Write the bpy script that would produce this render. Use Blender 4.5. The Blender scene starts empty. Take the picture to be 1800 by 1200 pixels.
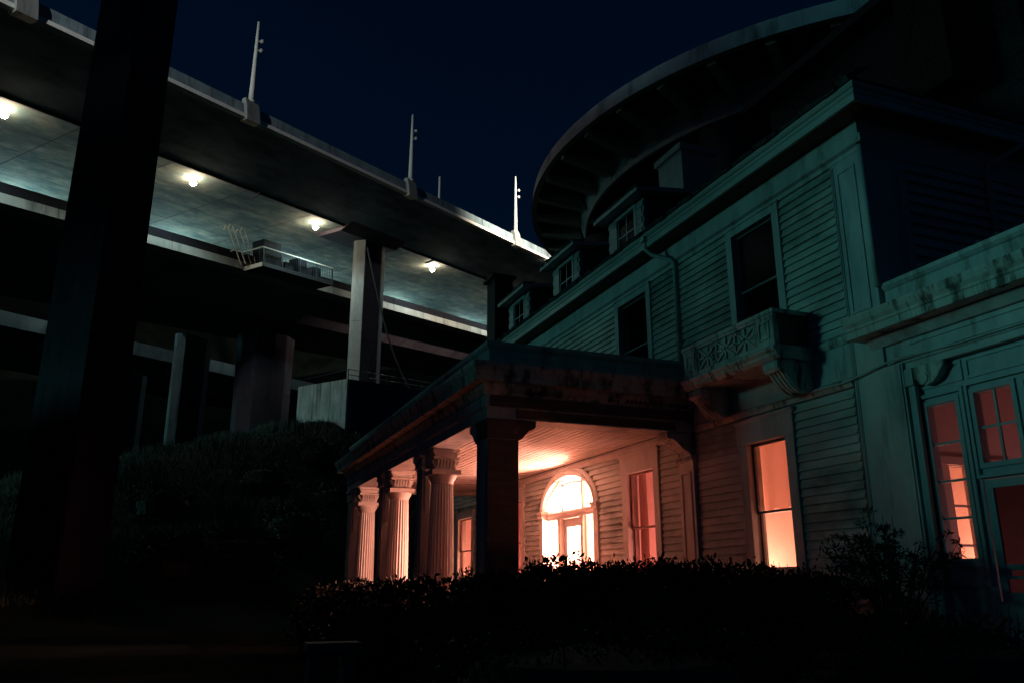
import bpy, math, random
from mathutils import Vector, Matrix
random.seed(7)
R = math.radians
C = bpy.context.scene.collection
EYE = 1.6                                  # camera height; all layout below is written relative to the eye

# ------------------------------------------------------------------ camera
F, PITCH = 1468.0, math.atan(430 / 1468.0)
YAW = math.atan(600 / (F / math.cos(PITCH)))
FWD = Vector((math.sin(YAW) * math.cos(PITCH), math.cos(YAW) * math.cos(PITCH), math.sin(PITCH)))
RT = Vector((math.cos(YAW), -math.sin(YAW), 0))
UP = RT.cross(FWD)
cam = bpy.data.cameras.new('camera'); cam.lens = F / 1800 * 36; cam.sensor_width = 36
cam.clip_start = 0.1; cam.clip_end = 3000
co = bpy.data.objects.new('camera', cam); C.objects.link(co)
m3 = Matrix((RT, UP, -FWD)).transposed()
co.matrix_world = Matrix.Translation((0, 0, EYE)) @ m3.to_4x4()
bpy.context.scene.camera = co

# ------------------------------------------------------------------ sky, moon, exposure
SUN_FROM = Vector((-0.93, 0.36, math.tan(R(9.0)))).normalized()
w = bpy.data.worlds.new('World'); bpy.context.scene.world = w; w.use_nodes = True
nt = w.node_tree; bg = nt.nodes['Background']
sk = nt.nodes.new('ShaderNodeTexSky'); sk.sky_type = 'NISHITA'; sk.sun_disc = False
sk.sun_elevation = R(9.0); sk.sun_rotation = R(-68.8); sk.air_density = 1.0; sk.dust_density = 0.2; sk.ozone_density = 6.0
tint = nt.nodes.new('ShaderNodeMix'); tint.data_type = 'RGBA'; tint.blend_type = 'MULTIPLY'
tint.inputs['Factor'].default_value = 1.0
nt.links.new(sk.outputs['Color'], tint.inputs['A']); tint.inputs['B'].default_value = (0.30, 0.80, 1.0, 1)
nt.links.new(tint.outputs['Result'], bg.inputs['Color']); bg.inputs['Strength'].default_value = 0.0058
sl = bpy.data.lights.new('moon', 'SUN'); sl.energy = 0.45; sl.angle = R(10); sl.color = (0.17, 0.84, 0.76)
so = bpy.data.objects.new('moon', sl); C.objects.link(so)
so.rotation_euler = (-SUN_FROM).to_track_quat('-Z', 'Y').to_euler(); so.location = (-60, 50, 60)
vs = bpy.context.scene.view_settings
vs.view_transform = 'Standard'; vs.look = 'None'; vs.exposure = 0; vs.gamma = 1; vs.use_curve_mapping = False
cy = bpy.context.scene.cycles
cy.use_denoising = True; cy.sample_clamp_indirect = 4; cy.max_bounces = 8
cy.transparent_max_bounces = 16; cy.caustics_reflective = False; cy.caustics_refractive = False

# ------------------------------------------------------------------ materials
def mat(name, c1, c2=None, rough=0.7, scale=3.0, stretch=(1, 1, 1), bump=0.0, bscale=None, dirt=None, dscale=1.0, dthr=(0.5, 0.7), metal=0.0, spec=0.3, rot=0.0, ramp=(.35, .65)):
    m = bpy.data.materials.new(name); m.use_nodes = True; t = m.node_tree; b = t.nodes['Principled BSDF']
    b.inputs['Roughness'].default_value = rough; b.inputs['Metallic'].default_value = metal
    b.inputs['Specular IOR Level'].default_value = spec
    tc = t.nodes.new('ShaderNodeTexCoord'); mp = t.nodes.new('ShaderNodeMapping'); mp.inputs['Scale'].default_value = stretch; 
    if rot: mp.vector_type = 'TEXTURE'; mp.inputs['Rotation'].default_value = (0, 0, rot); mp.inputs['Scale'].default_value = tuple(1 / q for q in stretch)
    geo = t.nodes.new('ShaderNodeNewGeometry')
    t.links.new(geo.outputs['Position'], mp.inputs['Vector'])
    nz = t.nodes.new('ShaderNodeTexNoise'); nz.inputs['Scale'].default_value = scale; nz.inputs['Detail'].default_value = 9
    nz.inputs['Roughness'].default_value = 0.62
    t.links.new(mp.outputs['Vector'], nz.inputs['Vector'])
    rp = t.nodes.new('ShaderNodeValToRGB'); rp.color_ramp.elements[0].position = ramp[0]; rp.color_ramp.elements[1].position = ramp[1]
    rp.color_ramp.elements[0].color = (*c1, 1); rp.color_ramp.elements[1].color = (*(c2 or c1), 1)
    t.links.new(nz.outputs['Fac'], rp.inputs['Fac']); col = rp.outputs['Color']
    if dirt:
        n2 = t.nodes.new('ShaderNodeTexNoise'); n2.inputs['Scale'].default_value = dscale; n2.inputs['Detail'].default_value = 8
        n2.inputs['Roughness'].default_value = 0.7
        mp2 = t.nodes.new('ShaderNodeMapping'); mp2.inputs['Scale'].default_value = dirt[1]
        
        if rot: mp2.vector_type = 'TEXTURE'; mp2.inputs['Rotation'].default_value = (0, 0, rot); mp2.inputs['Scale'].default_value = tuple(1 / q for q in dirt[1])
        t.links.new(geo.outputs['Position'], mp2.inputs['Vector']); t.links.new(mp2.outputs['Vector'], n2.inputs['Vector'])
        r2 = t.nodes.new('ShaderNodeValToRGB'); r2.color_ramp.elements[0].position = dthr[0]; r2.color_ramp.elements[1].position = dthr[1]
        t.links.new(n2.outputs['Fac'], r2.inputs['Fac'])
        mx = t.nodes.new('ShaderNodeMix'); mx.data_type = 'RGBA'
        t.links.new(r2.outputs['Color'], mx.inputs['Factor']); t.links.new(col, mx.inputs['A']); mx.inputs['B'].default_value = (*dirt[0], 1)
        col = mx.outputs['Result']
    t.links.new(col, b.inputs['Base Color'])
    if bump:
        n3 = t.nodes.new('ShaderNodeTexNoise'); n3.inputs['Scale'].default_value = bscale or scale * 4; n3.inputs['Detail'].default_value = 5
        t.links.new(mp.outputs['Vector'], n3.inputs['Vector'])
        bp = t.nodes.new('ShaderNodeBump'); bp.inputs['Strength'].default_value = bump; bp.inputs['Distance'].default_value = 0.02
        t.links.new(n3.outputs['Fac'], bp.inputs['Height']); t.links.new(bp.outputs['Normal'], b.inputs['Normal'])
    return m
def emit(name, col, s):
    m = bpy.data.materials.new(name); m.use_nodes = True; t = m.node_tree
    t.nodes.remove(t.nodes['Principled BSDF']); e = t.nodes.new('ShaderNodeEmission')
    e.inputs['Color'].default_value = (*col, 1); e.inputs['Strength'].default_value = s
    t.links.new(e.outputs[0], t.nodes['Material Output'].inputs['Surface']); return m
def glass(name, fac=0.015, fres=0.10, tintc=(0.95, 0.95, 0.95)):
    m = bpy.data.materials.new(name); m.use_nodes = True; t = m.node_tree
    t.nodes.remove(t.nodes['Principled BSDF'])
    a = t.nodes.new('ShaderNodeBsdfTransparent'); a.inputs['Color'].default_value = (*tintc, 1)
    g = t.nodes.new('ShaderNodeBsdfGlossy'); g.inputs['Roughness'].default_value = 0.14
    x = t.nodes.new('ShaderNodeMixShader'); lw = t.nodes.new('ShaderNodeLayerWeight'); lw.inputs['Blend'].default_value = 0.5
    pw = t.nodes.new('ShaderNodeMath'); pw.operation = 'POWER'; pw.inputs[1].default_value = 4.0; t.links.new(lw.outputs['Facing'], pw.inputs[0])
    ma = t.nodes.new('ShaderNodeMath'); ma.operation = 'MULTIPLY_ADD'; ma.inputs[1].default_value = fres; ma.inputs[2].default_value = fac; t.links.new(pw.outputs[0], ma.inputs[0])
    t.links.new(ma.outputs[0], x.inputs[0]); t.links.new(a.outputs[0], x.inputs[1]); t.links.new(g.outputs[0], x.inputs[2])
    t.links.new(x.outputs[0], t.nodes['Material Output'].inputs['Surface']); return m
def translucent(name, col):
    m = bpy.data.materials.new(name); m.use_nodes = True; t = m.node_tree; b = t.nodes['Principled BSDF']
    b.inputs['Base Color'].default_value = (*col, 1); b.inputs['Roughness'].default_value = 0.9
    tr = t.nodes.new('ShaderNodeBsdfTranslucent'); tr.inputs['Color'].default_value = (*col, 1)
    x = t.nodes.new('ShaderNodeMixShader'); x.inputs[0].default_value = 0.6
    t.links.new(b.outputs[0], x.inputs[1]); t.links.new(tr.outputs[0], x.inputs[2])
    t.links.new(x.outputs[0], t.nodes['Material Output'].inputs['Surface']); return m

DIRT = (0.10, 0.085, 0.07)
M = dict(
    siding=mat('siding_paint', (0.34, 0.37, 0.34), (0.62, 0.63, 0.58), 0.65, 1.5, (1, 0.4, 1), 0.3, 40, ((0.13, 0.14, 0.115), (1, 0.35, 0.8)), 0.95, (0.50, 0.68)),
    trim=mat('trim_paint', (0.36, 0.38, 0.38), (0.58, 0.58, 0.56), 0.6, 1.8, (1, 1, 0.3), 0.15, 60, ((0.15, 0.145, 0.125), (1, 1, 0.2)), 2.0, (0.54, 0.72)),
    grime=mat('stained_trim_paint', (0.40, 0.42, 0.38), (0.60, 0.60, 0.56), 0.65, 3.2, (1, 1, 0.4), 0.2, 50, (DIRT, (1.6, 1.6, 0.35)), 2.4, (0.50, 0.62)),
    porch=mat('porch_paint', (0.55, 0.52, 0.48), (0.68, 0.66, 0.62), 0.55, 3, (1, 1, 0.3), 0.1, 60, (DIRT, (1, 1, 0.3)), 3.0, (0.64, 0.80)),
    shadewood=mat('shade_toned_boards', (0.10, 0.065, 0.055), (0.17, 0.11, 0.09), 0.8, 3, (0.4, 1, 2), 0.3, 30),  # dark tone paints the shade of camera-facing sides into the boards
    ceil=mat('ceiling_board_paint', (0.55, 0.52, 0.47), (0.66, 0.63, 0.58), 0.5, 4, (1, 0.3, 1), 0.1, 50, ((0.75, 0.70, 0.6), (1, 0.4, 1)), 1.3, (0.6, 0.63)),
    roof=mat('roof_shingle', (0.03, 0.03, 0.035), (0.09, 0.085, 0.085), 0.9, 12, (1, 1, 1), 0.5, 40),
    brick=mat('old_brick', (0.05, 0.022, 0.018), (0.10, 0.04, 0.032), 0.85, 9, (1, 1, 1), 0.4, 60),
    mortar=mat('mortar', (0.035, 0.03, 0.03), (0.05, 0.045, 0.042), 0.9, 20),
    stucco=mat('chimney_stucco', (0.42, 0.43, 0.42), (0.55, 0.55, 0.53), 0.85, 3, (1, 1, 1), 0.3, 30),
    conc=mat('concrete', (0.20, 0.21, 0.21), (0.33, 0.33, 0.31), 0.85, 0.35, (1, 1, 0.6), 0.3, 12, ((0.11, 0.115, 0.12), (1, 1, 0.18)), 0.8, (0.52, 0.70)),
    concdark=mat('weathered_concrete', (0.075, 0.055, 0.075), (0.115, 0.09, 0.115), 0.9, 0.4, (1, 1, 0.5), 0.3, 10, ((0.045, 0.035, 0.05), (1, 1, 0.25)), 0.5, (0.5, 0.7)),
    overhang=mat('overhang_concrete', (0.06, 0.10, 0.13), (0.22, 0.29, 0.35), 0.9, 0.6, (.4, 1, 1), 0.3, 6, rot=R(37.3)),
    soffit=mat('stained_soffit_concrete', (0.085, 0.13, 0.14), (0.45, 0.42, 0.32), 0.85, 0.8, (0.55, 1, 1.0), 0.5, 5, ((0.06, 0.10, 0.11), (0.5, 1.0, 1)), 0.28, (0.42, 0.66), rot=R(37.3), ramp=(.32, .72)),
    bluec=mat('blue_grey_concrete', (0.14, 0.20, 0.23), (0.26, 0.33, 0.37), 0.85, 0.5, (1, 1, 0.5), 0.3, 10, ((0.09, 0.11, 0.12), (1.5, 1.5, 0.2)), 0.8, (0.5, 0.68)),
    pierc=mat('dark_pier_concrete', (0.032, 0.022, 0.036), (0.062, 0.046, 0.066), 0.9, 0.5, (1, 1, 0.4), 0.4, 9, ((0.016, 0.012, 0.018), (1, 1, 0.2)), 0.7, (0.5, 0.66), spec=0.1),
    lipw=mat('pale_drip_edge', (0.68, 0.66, 0.60), (0.82, 0.80, 0.74), 0.7, 2),
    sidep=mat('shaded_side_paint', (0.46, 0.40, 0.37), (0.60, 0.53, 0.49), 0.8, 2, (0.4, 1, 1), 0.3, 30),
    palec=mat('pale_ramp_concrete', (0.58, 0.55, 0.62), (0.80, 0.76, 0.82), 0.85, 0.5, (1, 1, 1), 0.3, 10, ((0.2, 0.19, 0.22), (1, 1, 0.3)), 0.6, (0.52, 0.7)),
    block=mat('board_marked_concrete', (0.40, 0.46, 0.44), (0.66, 0.70, 0.68), 0.85, 0.8, (1, 1, 0.5), 0.4, 8, ((0.15, 0.17, 0.17), (2.0, 2.0, 0.15)), 0.9, (0.5, 0.66)),
    steel=mat('dark_steel', (0.02, 0.022, 0.026), (0.04, 0.042, 0.05), 0.55, 4, metal=0.3),
    blacksteel=mat('black_steel', (0.008, 0.008, 0.012), (0.014, 0.014, 0.02), 0.8, 4, spec=0.1),
    galv=mat('pale_painted_steel', (0.55, 0.53, 0.48), (0.66, 0.63, 0.57), 0.5, 3),
    road=mat('asphalt', (0.16, 0.155, 0.15), (0.22, 0.21, 0.20), 0.9, 3),
    plaster=mat('plaster_wall', (0.62, 0.46, 0.42), (0.70, 0.52, 0.47), 0.8, 1.5, (1, 1, 1), 0.1, 20),
    pale=mat('pale_plaster_wall', (0.78, 0.68, 0.58), (0.82, 0.72, 0.62), 0.8, 1.5),
    dark=mat('dark_interior', (0.02, 0.02, 0.02), (0.03, 0.03, 0.03), 0.9, 2),
    sash=mat('sash_paint', (0.10, 0.11, 0.12), (0.16, 0.17, 0.17), 0.5, 5),
    sashpale=mat('pale_sash_paint', (0.34, 0.38, 0.40), (0.44, 0.47, 0.48), 0.5, 5, (1, 1, 0.4), 0.1, 40),
    sashred=mat('inner_jamb_paint', (0.30, 0.16, 0.13), (0.36, 0.2, 0.16), 0.5, 5),
    glass=glass('window_glass'), screen=mat('door_screen', (0.03, 0.022, 0.024), (0.05, 0.035, 0.035), 0.8, 60),
    gutter=mat('gutter_metal', (0.36, 0.40, 0.38), (0.52, 0.55, 0.52), 0.5, 2, (1, 0.3, 1), 0.1, 30, (DIRT, (1, 1, 1)), 3.0, (0.6, 0.75)),
    leaf=mat('leaf', (0.012, 0.020, 0.012), (0.030, 0.042, 0.024), 0.6, 6, spec=0.12),
    leaf2=mat('leaf_brown', (0.03, 0.03, 0.022), (0.055, 0.05, 0.035), 0.7, 6, spec=0.1),
    bark=mat('bark', (0.035, 0.028, 0.022), (0.06, 0.05, 0.04), 0.9, 10),
    grass=mat('dry_grass', (0.03, 0.05, 0.045), (0.09, 0.13, 0.11), 0.9, 0.25, spec=0.05),
    soil=mat('soil_and_turf', (0.010, 0.014, 0.012), (0.024, 0.032, 0.026), 0.95, 0.18, (1, 1, 1), 0.6, 3, spec=0.0),
    bench=mat('bench_stone', (0.12, 0.07, 0.08), (0.16, 0.10, 0.11), 0.8, 6),
    cable=mat('cable_rubber', (0.015, 0.015, 0.018), (0.02, 0.02, 0.025), 0.6, 4),
    globe=emit('lamp_globe', (1.0, 0.84, 0.58), 190.0),
    lens=emit('lamp_lens', (1.0, 0.84, 0.58), 60.0),
    camlens=mat('grey_fixture', (0.3, 0.32, 0.3), (0.4, 0.42, 0.4), 0.4, 4),
)

# ------------------------------------------------------------------ mesh builder
class MB:
    def __init__(s): s.v = []; s.f = []
    def add(s, vs, fs):
        o = len(s.v); s.v += [tuple(p) for p in vs]; s.f += [tuple(i + o for i in f) for f in fs]; return s
    def box(s, a, b):
        x0, x1 = sorted((a[0], b[0])); y0, y1 = sorted((a[1], b[1])); z0, z1 = sorted((a[2], b[2]))
        return s.add([(x0, y0, z0), (x1, y0, z0), (x1, y1, z0), (x0, y1, z0), (x0, y0, z1), (x1, y0, z1), (x1, y1, z1), (x0, y1, z1)],
                     [(0, 3, 2, 1), (4, 5, 6, 7), (0, 1, 5, 4), (1, 2, 6, 5), (2, 3, 7, 6), (3, 0, 4, 7)])
    def loft(s, rings, caps=True, closed=True):
        n = len(rings[0]); o = len(s.v)
        for r in rings: s.v += [tuple(p) for p in r]
        for i in range(len(rings) - 1):
            for j in range(n if closed else n - 1):
                k = (j + 1) % n
                s.f.append((o + i * n + j, o + i * n + k, o + (i + 1) * n + k, o + (i + 1) * n + j))
        if caps:
            s.f.append(tuple(o + j for j in range(n))[::-1]); s.f.append(tuple(o + (len(rings) - 1) * n + j for j in range(n)))
        return s
    def prism(s, poly, fn, a, b):          # poly of 2-tuples, fn(p, q, t) -> point
        return s.loft([[fn(p, q, a) for p, q in poly], [fn(p, q, b) for p, q in poly]])
    def tube(s, pts, r, n=8, taper=None):
        rings = []
        for i, p in enumerate(pts):
            p = Vector(p); d = (Vector(pts[min(i + 1, len(pts) - 1)]) - Vector(pts[max(i - 1, 0)])).normalized()
            a = d.orthogonal().normalized() if i == 0 else (pa - d * pa.dot(d)).normalized()
            pa = a; b = d.cross(a); rr = r[i] if isinstance(r, (list, tuple)) else r
            rings.append([p + (a * math.cos(2 * math.pi * k / n) + b * math.sin(2 * math.pi * k / n)) * rr for k in range(n)])
        return s.loft(rings)
    def lathe(s, prof, c, n=24):
        return s.loft([[(c[0] + r * math.cos(2 * math.pi * k / n), c[1] + r * math.sin(2 * math.pi * k / n), c[2] + z) for k in range(n)] for r, z in prof])
    def build(s, name, m, parent=None, smooth=False, kind=None):
        me = bpy.data.meshes.new(name); me.from_pydata([(x, y, z + EYE) for x, y, z in s.v], [], s.f)
        me.materials.append(M[m] if isinstance(m, str) else m); me.update()
        import bmesh
        if len(s.f) < 3000:
            bm = bmesh.new(); bm.from_mesh(me); bmesh.ops.recalc_face_normals(bm, faces=bm.faces); bm.to_mesh(me); bm.free()
        if smooth: me.polygons.foreach_set('use_smooth', [True] * len(me.polygons))
        return link(name, me, parent, kind)
def link(name, me, parent=None, kind=None, loc=None):
    o = bpy.data.objects.new(name, me); C.objects.link(o)
    if loc is not None: o.location = loc
    if parent is not None:
        o.parent = parent
        o.matrix_parent_inverse = parent_inverse(parent)
    if kind: o['kind'] = kind
    return o
WORLD = {}
def parent_inverse(p):
    m = Matrix.Translation(WORLD.get(p.name, Vector((0, 0, 0))))
    return m.inverted()
def thing(name, label, cat, base, group=None):
    o = bpy.data.objects.new(name, None); C.objects.link(o); o.empty_display_size = 0.3
    b = Vector((base[0], base[1], base[2] + EYE)); o.location = b; WORLD[o.name] = b
    return tag(o, label, cat, group)
def tag(o, label, cat, group=None, kind=None):
    o['label'] = label; o['category'] = cat
    if group: o['group'] = group
    if kind: o['kind'] = kind
    return o
def light(name, loc, power, col, rad=0.15, kind='POINT', rot=None):
    l = bpy.data.lights.new(name, kind); l.energy = power; l.color = col
    l.shadow_soft_size = rad
    o = bpy.data.objects.new(name, l); C.objects.link(o); o.location = (loc[0], loc[1], loc[2] + EYE)
    return o

# bridge frame: t along the road (climbing away), n across (away from camera), w up
Bv = (RT * 900 + UP * (-250) + FWD * F).normalized()
Bh = Vector((Bv.x, Bv.y, 0)).normalized(); Nv = Vector((-Bh.y, Bh.x, 0)); Wv = Nv.cross(Bv)
if Wv.z < 0: Wv = -Wv
def T(t, n, w): return Bv * t + Nv * n + Wv * w
def ray(x, y): return RT * (x - 900) + UP * (600 - y) + FWD * F
def onN(x, y, N): r = ray(x, y); return r * (N / r.dot(Nv))

# ------------------------------------------------------------------ ground
def sm(a, b, x):
    x = min(1, max(0, (x - a) / (b - a))); return x * x * (3 - 2 * x)
from mathutils import noise as mn
def ground_z(x, y):
    p = Vector((x, y, 0)); n = p.dot(Nv); t = p.dot(Bh)
    top = max(0.0, min(19.0, 14.2 + (t - 55) * 0.30 - max(0, n - 59) * 0.05))
    z = -1.6
    z += sm(28, 47, n) * 7.0 * sm(8, 45, t) + sm(46, 58.5, n) * max(0, top - 5.4) * sm(8, 45, t)
    z += mn.noise(Vector((x * .12, y * .12, 0))) * 0.8 * sm(26, 40, n) + mn.noise(Vector((x * .4, y * .4, 3))) * 0.35 * sm(26, 40, n)
    z += (7.5 + 3.9 * sm(21.5, 26, y)) * sm(-11.5, -17, x) * sm(-30, -22, x) * sm(2, 11, y) * sm(62, 48, y) * (1 + 0.14 * mn.noise(Vector((x * .3, y * .3, 9))))  # added unseen bank on the left, casts shade on the lower house
    return z
g = MB(); xs = [-900, -500, -250, -120, -80] + [-60 + i * 1.5 for i in range(101)] + [110, 150, 250, 500, 900]
ys = [-200, -60, -20] + [-10 + i * 1.5 for i in range(95)] + [150, 200, 320, 600, 1400]
for y in ys:
    for x in xs: g.v.append((x, y, ground_z(x, y)))
nx = len(xs)
for j in range(len(ys) - 1):
    for i in range(nx - 1): g.f.append((j * nx + i, j * nx + i + 1, (j + 1) * nx + i + 1, (j + 1) * nx + i))
go = g.build('ground', 'soil', smooth=True, kind='structure')

# added far hill, hides the bright low sky under the decks
fh = MB(); nH = 60
for j, (dist, hh) in enumerate(((170, 10), (190, 46), (215, 78), (260, 92), (330, 60))):
    for i in range(nH):
        az = YAW - R(62) + R(84) * i / (nH - 1); k = sm(-.05, .12, i / nH) * sm(1.02, .85, i / nH)
        k *= .75 + .25 * sm(.12, .42, i / nH)
        fh.v.append((math.sin(az) * dist, math.cos(az) * dist, -1.6 + hh * k * (1 + .16 * mn.noise(Vector((i * .31, j * .7, 0)))) + 3.0 * mn.noise(Vector((i * 1.1, j, 5)))))
for j in range(4):
    for i in range(nH - 1): fh.f.append((j * nH + i, j * nH + i + 1, (j + 1) * nH + i + 1, (j + 1) * nH + i))
fh.build('added_far_hill', 'soil', smooth=True, kind='structure')

# ------------------------------------------------------------------ upper road deck
T0, T1 = -30, 210
def cross(poly, a=T0, b=T1, mb=None): return (mb or MB()).prism(poly, lambda n_, w_, t: T(t, n_, w_), a, b)
up = thing('elevated_road_deck', 'upper concrete road deck lit from below, crossing the sky behind the house', 'bridge', T(60, 70, 33.5))
cross([(63.4, 33.5), (84, 33.5), (91, 35.75), (91, 36.2), (63.4, 36.2)]).build('box_girder', 'soffit', up)
cross([(55.25, 35.78), (63.1, 33.62), (63.1, 36.15), (55.25, 36.15)]).build('overhang', 'overhang', up)
cross([(54.85, 35.75), (55.24, 35.62), (55.24, 36.15), (54.92, 36.15)]).build('drip_edge', 'lipw', up)
t = T0 + 1.4; PT = [28.4, 48.7, 72.1, 95.6, 119.2]
par_n = 0
segs = []
tt = T0
while tt < T1:
    segs.append((tt, tt + 5.8)); tt += 5.86
for a, b in segs:
    cross([(55.0, 36.152), (55.38, 36.152), (55.3, 37.2), (55.08, 37.2)], a, b).build('parapet_panel', 'bluec', up)
cross([(90.6, 36.2), (91, 36.2), (91, 37.3), (90.6, 37.3)]).build('far_parapet', 'conc', up)
cross([(63.38, 33.44), (63.55, 33.44), (63.55, 33.52), (63.38, 33.52)]).build('soffit_drip_groove', 'concdark', up)
# form joints and hatch plates on the soffit
for tj in range(20, 150, 9):
    cross([(63.7, 33.485), (83, 33.485), (83, 33.502), (63.7, 33.502)], tj, tj + 0.10).build('form_joint', 'concdark', up)

for nj in (67.9, 72.2, 76.5, 80.8):
    cross([(nj, 33.49), (nj + .05, 33.49), (nj + .05, 33.503), (nj, 33.503)]).build('form_joint', 'concdark', up)
for tj in (24, 57, 87, 118):
    MB().tube([T(tj, 63.0, 33.45), T(tj, 63.0, 33.2), T(tj, 64.2, 33.05)], .12, 8).build('drain_pipe', 'steel', up)

# light poles on the parapet
POLE = ['weathered light pole with two fixtures, nearest the tall black pier', 'light pole on the parapet directly above the hammerhead column', 'brightly lit light pole nearest the curved ramp']
def light_pole(tp, lab, h=8.6, fix=True):
    o = thing('light_pole', lab, 'light pole', T(tp, 54.95, 35.7), 'light poles along the upper parapet')
    base = T(tp, 55.05, 37.3)
    bl = MB()
    cross([(54.62, 35.55), (55.5, 35.55), (55.45, 36.9), (55.3, 37.7), (54.85, 37.7), (54.68, 36.9)], tp - 0.75, tp + 0.75, bl); bl.build('pedestal', 'conc', o)
    b = MB(); z0 = base.z + 0.25
    b.lathe([(0.42, z0), (0.42, z0 + 0.12), (0.26, z0 + 0.2), (0.24, z0 + 1.2), (0.17, z0 + h * .6), (0.12, z0 + h)], (base.x, base.y, 0), 10); b.build('shaft', 'galv', o, True)
    if fix:
        for k, dz in enumerate((h - 2.1, h - 3.1)):
            q = MB(); q.tube([(base.x, base.y, z0 + dz), (base.x + .35, base.y - .08, z0 + dz + .05)], 0.05, 6); q.build('bracket', 'camlens', o)
            q = MB(); q.lathe([(0.05, -.25), (0.16, -.2), (0.2, -.05), (0.14, .12), (0.04, .16)], (base.x + .45, base.y - .1, z0 + dz + .05), 8)
            q.build('fixture', 'camlens', o, True)
for tp, lab in zip(PT[1:4], POLE): light_pole(tp, lab)
light_pole(PT[0], 'light pole rising at the top left corner left of the black pier')
sp = thing('marker_pole', 'short thin pole behind the parapet between two tall light poles', 'pole', T(80.2, 57, 36.2))
p = T(80.2, 57, 36.2); MB().lathe([(.13, p.z), (.11, p.z + 5.2), (.0, p.z + 5.3)], (p.x, p.y, 0), 8).build('shaft', 'galv', sp, True)
MB().lathe([(.3, p.z - .1), (.3, p.z + .15), (.15, p.z + .3)], (p.x, p.y, 0), 8).build('base_plate', 'galv', sp)

# lamps under the soffit
LAMPCOL = (0.58, 0.95, 0.95); WARMGLOW = (1.0, 0.86, 0.62)
LL = ['soffit lamp half hidden at the left edge beyond the black pier', 'soffit lamp just right of the black pier', 'soffit lamp left of the hammerhead column above the platform', 'soffit lamp right of the hammerhead column', 'soffit lamp hidden behind the house']
for i, (tp, lab) in enumerate(zip([32.0, 49.6, 66.0, 88.0, 109.0], LL)):
    tp *= 1.019
    o = thing('soffit_lamp', lab, 'lamp', T(tp, 65.1, 33.0), 'lamps under the upper deck')
    c = T(tp, 65.1, 33.12)
    MB().tube([c + Vector((0, 0, .05)), c + Vector((0, 0, .42))], .06, 8).build('stem', 'galv', o)
    MB().lathe([(.06, .10), (.14, 0.02), (.15, -.06), (.10, -.08)], (c.x, c.y, c.z), 12).build('housing', 'galv', o)
    MB().lathe([(.04, -.03), (.20, -.10), (.30, -.22), (.32, -.33), (.27, -.46), (.15, -.57), (.0, -.61)], (c.x, c.y, c.z + .12), 18).build('globe', 'globe', o, True)
    sp_l = light('soffit_lamp_beam', T(tp, 65.5, 31.6), 1500, LAMPCOL, 0.25, 'SPOT'); sp_l.data.spot_size = R(160); sp_l.data.spot_blend = 0.4
for tp in (20, 42.0, 60, 79.5, 101, 122):  # added lamps out of view, brighten the soffit off the lower road
    o = thing('added_roadway_lamp', 'added unseen pendant roadway lamp above the lower deck, %s from the left' % {20: 'first', 42.0: 'second', 60: 'third', 79.5: 'fourth', 101: 'fifth', 122: 'sixth'}[tp], 'lamp', T(tp, 82.5, 31.3), 'added far row of soffit lamps')
    c = T(tp, 82.5, 31.3)
    MB().lathe([(.34, 0.0), (.34, -.18), (.28, -.26), (.0, -.26)], (c.x, c.y, c.z), 12).build('housing', 'galv', o)
    MB().lathe([(.27, -.27), (.25, -.36), (.16, -.44), (.0, -.47)], (c.x, c.y, c.z), 12).build('lens', 'lens', o, True)
    MB().lathe([(.05, .0), (.05, -2.2)], (c.x, c.y, c.z + 2.21), 8).build('stem', 'galv', o)
    light('added_roadway_light', T(tp, 82.5, 30.4), 1450, (0.55, 0.95, 1.0), 0.25)

for k, tp in enumerate((14, 36, 58, 82, 106)):  # added lamps out of view, light the far deck and its columns
    o = thing('added_bracket_lamp', 'added unseen roadside lamp on the far barrier of the lower deck, number %s from the left' % ('one', 'two', 'three', 'four', 'five')[k], 'lamp', T(tp, 92.05, 29.2), 'added lamps on the far barrier of the lower deck')
    MB().tube([T(tp, 92.1, 28.6), T(tp, 92.2, 31.6), T(tp, 93.9, 31.9)], .08, 6).build('bracket', 'galv', o)
    cross([(93.4, 31.65), (94.6, 31.65), (94.6, 31.85), (93.4, 31.85)], tp - .3, tp + .3).build('head', 'galv', o)
    light('added_bracket_light', T(tp, 94, 31.3), 700, (0.62, 0.92, 1.0), .2)

# ------------------------------------------------------------------ lower road deck
lo = thing('elevated_road_deck', 'lower road deck with thin bright edge beam and black underside', 'bridge', T(60, 78, 25))
cross([(70.3, 27.5), (92, 27.5), (92, 28.1), (70.3, 28.1)]).build('road_slab', 'road', lo)
cross([(72, 27.48), (90, 27.48), (88, 24.6), (75.5, 24.6)]).build('box_girder', 'concdark', lo)
for a, b in segs:
    cross([(69.95, 27.5), (70.28, 27.5), (70.28, 28.4), (70.0, 28.4)], a, b).build('edge_beam_panel', 'conc', lo)
    cross([(70.02, 28.42), (70.2, 28.42), (70.2, 29.35), (70.02, 29.35)], a, b).build('barrier_panel', 'blacksteel', lo)
cross([(91.6, 28.1), (92, 28.1), (92, 29.2), (91.6, 29.2)]).build('far_barrier', 'conc', lo)

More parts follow.
